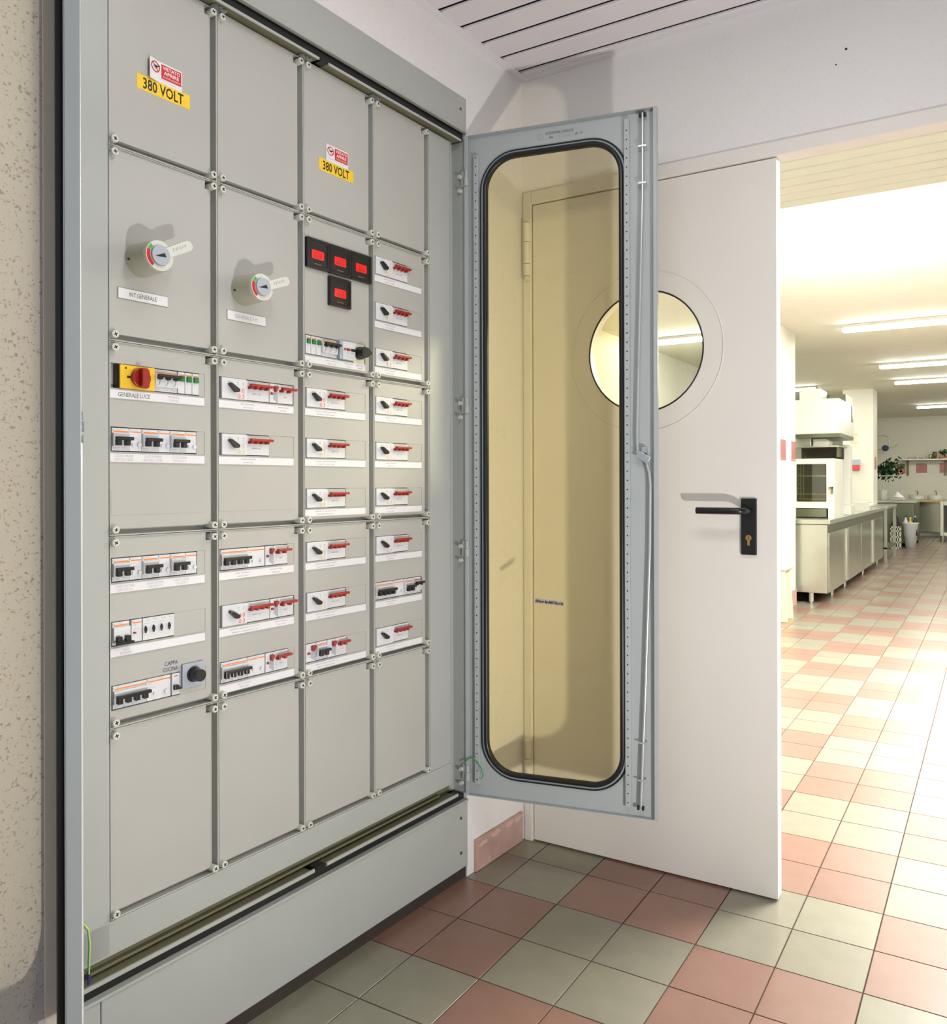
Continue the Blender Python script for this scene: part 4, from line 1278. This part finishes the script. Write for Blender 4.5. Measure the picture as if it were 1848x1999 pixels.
# --- tall white appliance and small items on the counter
t = kthing('slicer_column', 'tall slim white column on a base standing on the counter', 'appliance', (-1.46, 9.62, 0.822))
boxp('base', 'white_enamel', t, -0.03, 0.10, -0.05, 0.25, 0.0, 0.11, 0.01)
boxp('column', 'white_enamel', t, 0.01, 0.085, 0.0, 0.16, 0.11, 0.775, 0.006)
boxp('crossbar', 'steel', t, -0.09, 0.02, -0.045, -0.035, 0.085, 0.10)
t = kthing('food_box', 'low white food box with folded lid on the counter', 'box', (-1.54, 11.0, 0.822))
part('box', 'white_enamel', t, lambda b: b.prism([(0, 0), (0.19, 0), (0.20, 0.07), (0.17, 0.11), (0.02, 0.11), (-0.01, 0.08)], 0, 0.3), 0.006)
boxp('lid', 'paper_white', t, 0.0, 0.18, 0.01, 0.29, 0.11, 0.118, 0.003)

# --- work table behind the counter
t = kthing('work_table', 'open steel work table standing beyond the long counter', 'table', (-1.75, 13.0, 0))
boxp('top', 'steel', t, 0.0, 0.40, 0.0, 1.3, 0.79, 0.835, 0.004)
for x in (0.03, 0.37):
    for y in (0.04, 1.26):
        boxp('leg', 'steel', t, x - 0.02, x + 0.02, y - 0.02, y + 0.02, 0.0, 0.79)
boxp('lower_shelf', 'steel_dark', t, 0.01, 0.39, 0.02, 1.28, 0.20, 0.225)
boxp('panel', 'steel_panel', t, 0.08, 0.09, 0.02, 1.28, 0.225, 0.79)
# --- sink cabinet
t = kthing('sink_cabinet', 'olive steel sink cabinet behind the crate and the bin', 'cabinet', (-2.0, 16.5, 0))
boxp('body', 'steel_dark', t, 0.0, 0.72, 0.0, 1.4, 0.06, 0.80, 0.006)
boxp('top', 'steel', t, -0.02, 0.76, -0.03, 1.45, 0.80, 0.85, 0.005)
boxp('plinth', 'black_void', t, 0.03, 0.70, 0.03, 1.37, 0.0, 0.06)
boxp('door', 'steel_dark', t, 0.02, 0.70, -0.008, 0.0, 0.09, 0.78, 0.003)
# --- rack with the plant
t = kthing('wire_rack', 'thin wire rack on the sink cabinet carrying the plant', 'rack', (-1.86, 16.60, 0.85))
for x in (0.06, 0.17, 0.38):
    part('upright', 'steel', t, lambda b: b.cyl((x, 0.0, 0), (x, 0.0, 0.44), 0.009, n=8))
part('upper_board', 'steel', t, lambda b: b.box(0.0, 0.46, -0.1, 0.15, 0.44, 0.455))
t = kthing('potted_plant', 'bushy dark green potted plant with one orange flower on the rack', 'plant', (-1.72, 16.60, 1.305))
part('pot', 'plastic_cream', t, lambda b: b.lathe([(0.0, 0.0), (0.05, 0.0), (0.065, 0.09), (0.058, 0.09), (0.05, 0.08), (0.0, 0.08)], n=16))
rr = random.Random(4)
def leaves(b, n, cx, cz, sx, sz, ln):
    for i in range(n):
        p = Vector((cx + rr.gauss(0, sx), rr.gauss(0, 0.07), cz + rr.gauss(0, sz)))
        d = Vector((rr.uniform(-1, 1), rr.uniform(-1, 0.6), rr.uniform(-0.5, 1))).normalized()
        s = d.orthogonal().normalized()
        s = (Matrix.Rotation(rr.uniform(0, PI), 3, d) @ s)
        l, w = ln * rr.uniform(0.7, 1.2), ln * rr.uniform(0.22, 0.36)
        nrm = d.cross(s) * 0.012
        b.quadset([p, p + d * l * 0.45 + s * w - nrm, p + d * l, p + d * l * 0.45 - s * w - nrm, p + d * l * 0.45 + nrm], [(0, 1, 4), (1, 2, 4), (2, 3, 4), (3, 0, 4)])
tag(part('foliage', 'leaf_dark', t, lambda b: leaves(b, 150, -0.03, 0.09, 0.08, 0.07, 0.10)), kind='stuff')
tag(part('foliage', 'leaf_green', t, lambda b: leaves(b, 110, 0.08, 0.13, 0.085, 0.075, 0.10)), kind='stuff')
part('flower', 'flower_orange', t, lambda b: [b.cyl((0.235 + 0.022 * math.cos(a), -0.12, 0.075 + 0.022 * math.sin(a)), (0.235 + 0.022 * math.cos(a), -0.10, 0.075 + 0.022 * math.sin(a)), 0.024, 0.014, n=8) for a in (0, 1.26, 2.5, 3.77, 5.0)])
part('flower', 'paper_white', t, lambda b: b.cyl((0.12, -0.15, 0.11), (0.12, -0.13, 0.11), 0.02, 0.012, n=8))
# tubs
t = kthing('food_tub', 'square white plastic tub standing below the plant', 'tub', (-1.80, 16.50, 0.8505))
part('tub', 'white_enamel', t, lambda b: b.lathe([(0.0, 0.0), (0.065, 0.0), (0.085, 0.19), (0.078, 0.19), (0.06, 0.01), (0, 0.01)], n=4), 0.006)
part('rim', 'paper_white', t, lambda b: b.lathe([(0.078, 0.18), (0.092, 0.18), (0.092, 0.195), (0.078, 0.195)], n=4))
t = kthing('cloth_heap', 'crumpled white cloth on a tray right of the tub', 'cloth', (-1.55, 16.50, 0.8505))
part('tray', 'white_enamel', t, lambda b: b.box(-0.10, 0.12, -0.06, 0.12, 0.0, 0.05), 0.01)
part('cloth', 'paper_white', t, lambda b: b.lathe([(0.11, 0.05), (0.10, 0.08), (0.06, 0.10), (0.035, 0.14), (0.0, 0.16)], n=7))
# --- crate and bin
t = kthing('plastic_crate', 'grey lattice crate with a black bag stuffed in it', 'crate', (-1.60, 15.85, 0))
def crate(b):
    w, d, h = 0.16, 0.2, 0.40
    for z in (0.0, 0.10, 0.20, 0.30, 0.37):
        b.box(0, w, 0, 0.012, z, z + 0.03)
        b.box(w - 0.012, w, 0.012, d, z, z + 0.03)
        b.box(0, 0.012, 0.012, d, z, z + 0.03)
    for i in range(5):
        x = i * (w - 0.016) / 4
        b.box(x, x + 0.016, 0, 0.012, 0, h)
    for i in range(1, 4):
        y = i * d / 4
        b.box(w - 0.012, w, y, y + 0.016, 0, h)
    b.box(0, w, d - 0.012, d, 0, h)
part('lattice', 'plastic_cream', t, crate)
part('inner_bag', 'bag_black', t, lambda b: b.box(0.02, 0.14, 0.02, 0.18, 0.02, 0.36))
t = kthing('rubbish_bag', 'crumpled black plastic bag sticking out of the lattice crate', 'bag', (-1.52, 15.93, 0.36))
part('bag', 'bag_black', t, lambda b: b.lathe([(0.07, 0.0), (0.085, 0.05), (0.07, 0.10), (0.045, 0.16), (0.05, 0.21), (0.02, 0.23), (0.0, 0.22)], n=9))
t = kthing('waste_bin', 'tapered white plastic bin full of bottles beside the crate', 'bin', (-1.30, 16.15, 0))
part('bucket', 'plastic_white', t, lambda b: b.lathe([(0.0, 0.0), (0.085, 0.0), (0.125, 0.43), (0.135, 0.44), (0.135, 0.46), (0.118, 0.46), (0.112, 0.42), (0.08, 0.02), (0, 0.02)], n=20))
for dx, dz, m, lb in ((-0.076, 0.43, 'plastic_white', 'white bottle tilting at the left in the white bin'), (0.0, 0.40, 'sign_yellow', 'yellow and white bottle in the middle of the white bin'), (0.076, 0.43, 'bag_black', 'black bottle at the right in the white bin')):
    t = kthing('bottle', lb, 'bottle', (-1.30 + dx, 16.12, dz - 0.2), 'bottles in the bin')
    part('bottle_body', m, t, lambda b: b.lathe([(0.0, 0.0), (0.034, 0.0), (0.036, 0.22), (0.032, 0.26), (0.014, 0.30), (0.014, 0.335), (0.0, 0.335)], n=14))
    part('cap', 'plastic_black' if m == 'plastic_white' else 'plastic_white', t, lambda b: b.cyl((0, 0, 0.325), (0, 0, 0.35), 0.017, n=10))
# --- sink table on the far wall
t = kthing('sink_table', 'wooden topped table with white basins against the far wall', 'table', (-1.62, 19.2, 0))
boxp('top', 'wood', t, 0.0, 0.70, 0.0, 0.75, 0.76, 0.80, 0.004)
boxp('back_panel', 'steel_panel', t, 0.02, 0.68, 0.66, 0.68, 0.10, 0.76)
for x in (0.03, 0.66):
    boxp('leg', 'steel_dark', t, x - 0.03, x + 0.03, 0.02, 0.08, 0.0, 0.76)
for k, (x, lb) in enumerate(((-1.44, 'left low white basin on the wooden table'), (-1.08, 'right low white basin on the wooden table'))):
    t = kthing('basin', lb, 'basin', (x, 19.45, 0.8005), 'white basins on the wooden table')
    part('bowl', 'white_enamel', t, lambda b: b.lathe([(0.0, 0.0), (0.14, 0.0), (0.165, 0.10), (0.172, 0.10), (0.15, 0.0)], n=20))
    part('tap', 'steel', t, lambda b: b.tube([(0.0, 0.22, 0.0), (0.0, 0.22, 0.17), (-0.02, 0.16, 0.19), (-0.03, 0.10, 0.17)], 0.012, 8))
t = kthing('steel_unit', 'pale steel kitchen unit with open dark side at the frame edge', 'cabinet', (-0.93, 18.1, 0))
part('frame', 'steel', t, lambda b: (b.box(0, 0.06, 0, 0.7, 0.12, 0.80), b.box(0.06, 0.9, 0, 0.7, 0.72, 0.80), b.box(0.06, 0.9, 0, 0.7, 0.12, 0.19)), 0.004)
boxp('back', 'oven_dark', t, 0.06, 0.9, 0.3, 0.7, 0.19, 0.72)
for x in (0.04, 0.8):
    part('leg', 'steel', t, lambda b: (b.cyl((x, 0.05, 0), (x, 0.05, 0.12), 0.022, 0.03, n=12)))
    part('leg', 'steel', t, lambda b: (b.cyl((x, 0.64, 0), (x, 0.64, 0.12), 0.022, 0.03, n=12)))
# --- far shelf
t = kthing('far_shelf', 'long grey wall shelf above the red wall tiles', 'shelf', (-1.86, 19.70, 1.66))
boxp('board', 'steel', t, 0, 1.9, 0, 0.29, 0, 0.02)
for x in (0.18, 0.92, 1.66):
    part('bracket', 'jar_olive', t, lambda b: (b.box(x, x + 0.04, 0.26, 0.29, -0.34, 0.0), b.box(x, x + 0.04, 0.02, 0.29, -0.02, 0.0)))
for x, r, h, m, lb, nm in ((-1.60, 0.05, 0.045, 'white_enamel', 'small white bowl at the left end of the far shelf', 'bowl'), (-1.46, 0.045, 0.06, 'plastic_cream', 'cream bowl on the far shelf beside the white bowl', 'bowl'), (-1.33, 0.05, 0.05, 'white_enamel', 'white bowl left of the dark jar on the far shelf', 'bowl'), (-1.20, 0.035, 0.10, 'steel', 'slim steel beaker just left of the dark jar', 'beaker'), (-1.12, 0.045, 0.155, 'jar_olive', 'tall dark olive jar on the far shelf', 'jar'), (-0.96, 0.08, 0.04, 'flower_orange', 'flat orange dish at the right on the far shelf', 'dish')):
    t = kthing(nm, lb, nm, (x, 19.80, 1.6805))
    part('vessel', m, t, lambda b: b.lathe([(0, 0), (r * 0.8, 0), (r, h * 0.6), (r * 0.95, h), (r * 0.85, h), (r * 0.8, h * 0.9), (0, h * 0.85)], n=14))
    part('foot', m, t, lambda b: b.cyl((0, 0, 0), (0, 0, 0.006), r * 0.82, n=14))
t = kthing('leafy_herb', 'pale green leafy herb standing in the orange dish', 'plant', (-0.93, 19.80, 1.717))
part('stalk', 'leaf_green', t, lambda b: b.cyl((0, 0, 0), (0, 0, 0.08), 0.012, n=8))
tag(part('foliage', 'leaf_green', t, lambda b: leaves(b, 30, 0.0, 0.10, 0.04, 0.03, 0.07)), kind='stuff')
# --- rail with ladle
t = kthing('hanging_rail', 'thin steel rail with bent arm near the far corner', 'rail', (-2.40, 19.5, 2.20))
part('bar', 'steel', t, lambda b: b.tube([(0, 0, 0), (0.32, 0, 0.0), (0.40, 0, -0.05), (0.42, 0, -0.24)], 0.012, 8))
part('mount', 'steel', t, lambda b: b.box(-0.02, 0.0, -0.02, 0.5, -0.03, 0.03))
part('stay', 'steel', t, lambda b: b.tube([(0, 0, -0.32), (0.30, 0, -0.30)], 0.008, 8))
t = kthing('ladle', 'round dark blue ladle hanging near the far corner', 'ladle', (-2.06, 19.45, 1.85))
part('bowl', 'blue_enamel', t, lambda b: b.lathe([(0.0, 0.0), (0.05, 0.02), (0.075, 0.07), (0.06, 0.12), (0.0, 0.14)], n=14))
part('handle', 'steel', t, lambda b: b.tube([(0.06, 0, 0.08), (0.18, 0, 0.10), (0.25, 0, 0.15)], 0.008, 6))
# --- on the pillar
t = kthing('soap_dispenser', 'clear soap dispenser with red soap on the white pillar', 'dispenser', (-1.91, 13.53, 1.37))
boxp('soap', 'soap_pink', t, 0, 0.115, 0.0, 0.07, 0.0, 0.075, 0.006)
boxp('tank', 'plastic_grey', t, 0, 0.115, 0.0, 0.07, 0.075, 0.165, 0.006)
t = kthing('paper_notice', 'pale orange printed notice on the white pillar', 'notice', (-1.96, 13.594, 1.76))
boxp('sheet', 'plaster_smooth', t, 0, 0.14, 0, 0.005, 0, 0.19)
part('print', 'notice_print', t, lambda b: (b.box(0.01, 0.13, -0.001, 0.001, 0.14, 0.18), b.box(0.02, 0.11, -0.001, 0.001, 0.09, 0.12), b.box(0.02, 0.13, -0.001, 0.001, 0.02, 0.06)))
# --- stool by the pier
t = kthing('plastic_stool', 'cream plastic stool standing in front of the tiled wall pier', 'stool', (-1.62, 7.20, 0))
boxp('seat', 'white_enamel', t, -0.16, 0.115, -0.12, 0.16, 0.43, 0.54, 0.03, 3)
for x in (-0.13, 0.065):
    for y in (-0.09, 0.13):
        part('leg', 'stool_cream', t, lambda b: b.obox((x, y, 0.215), (0.030, 0, 0), (0, 0.022, 0), (0.012 * (1 if x < 0 else -1), 0, 0.215)), 0.006)
boxp('apron', 'stool_cream', t, -0.13, 0.09, -0.10, -0.08, 0.33, 0.43, 0.004)

# --- fluorescent lights
def fluor(x0, x1, y, label):
    t = kthing('ceiling_light', label, 'ceiling light', ((x0 + x1) / 2, y, ZK), 'fluorescent ceiling lights')
    L = (x1 - x0) / 2
    boxp('casing', 'white_enamel', t, -L, L, -0.07, 0.07, -0.03, 0.0, 0.004)
    part('diffuser', 'lamp_tube', t, lambda b: b.quadset([(s * L * 0.99, y_, z_) for s in (-1, 1) for y_, z_ in ((-0.062, -0.03), (-0.05, -0.058), (0.05, -0.058), (0.062, -0.03))], [(0, 1, 5, 4), (1, 2, 6, 5), (2, 3, 7, 6), (0, 3, 2, 1), (4, 5, 6, 7)]))
    for s in (-1, 1):
        boxp('end_cap', 'white_enamel', t, s * L, s * (L + 0.012), -0.065, 0.065, -0.06, 0.0)
fluor(-1.20, 0.30, 8.0, 'long lit fluorescent ceiling light nearest the doorway, large at the right edge')
fluor(-1.20, 0.30, 10.8, 'second lit fluorescent ceiling light behind the nearest one at the right')
fluor(-1.21, 0.30, 12.65, 'third lit fluorescent ceiling light in the right-hand row')
fluor(-1.25, 0.30, 17.0, 'farthest lit fluorescent ceiling light near the far wall')
fluor(-3.05, -2.30, 12.8, 'short lit fluorescent ceiling light above the extractor hood')
fluor(-3.15, -2.05, 7.75, 'lit fluorescent ceiling light seen through the round door window')

# --- glowing panel added out of view to flood the kitchen floor and doorway
t = kthing('ceiling_light', 'large square glowing panel, unseen, added to flood the kitchen right of the doorway', 'ceiling light', (0.85, 4.86, ZK))
boxp('frame', 'white_enamel', t, -0.90, 0.90, -0.72, 0.72, -0.02, 0.0, 0.004)
boxp('diffuser', 'fill_panel', t, -0.88, 0.88, -0.70, 0.70, -0.024, -0.018)

for k, y in enumerate((8.0, 10.8, 12.65, 17.0)):  # unseen tube row, added to brighten the far end of the kitchen
    fluor(0.95, 2.45, y, '%s fluorescent light of the unseen row added right of the doorway view' % ORD[k])

# --- unseen ceiling light added to fill the front room, above the picture
t = kthing('ceiling_light', 'unseen rectangular ceiling light added to fill the front room, above the picture', 'ceiling light', (-0.25, 1.10, ZC))
boxp('casing', 'white_enamel', t, -0.62, 0.62, -0.16, 0.16, -0.03, 0.0, 0.004)
boxp('diffuser', 'fill_room_light', t, -0.60, 0.60, -0.14, 0.14, -0.045, -0.028)
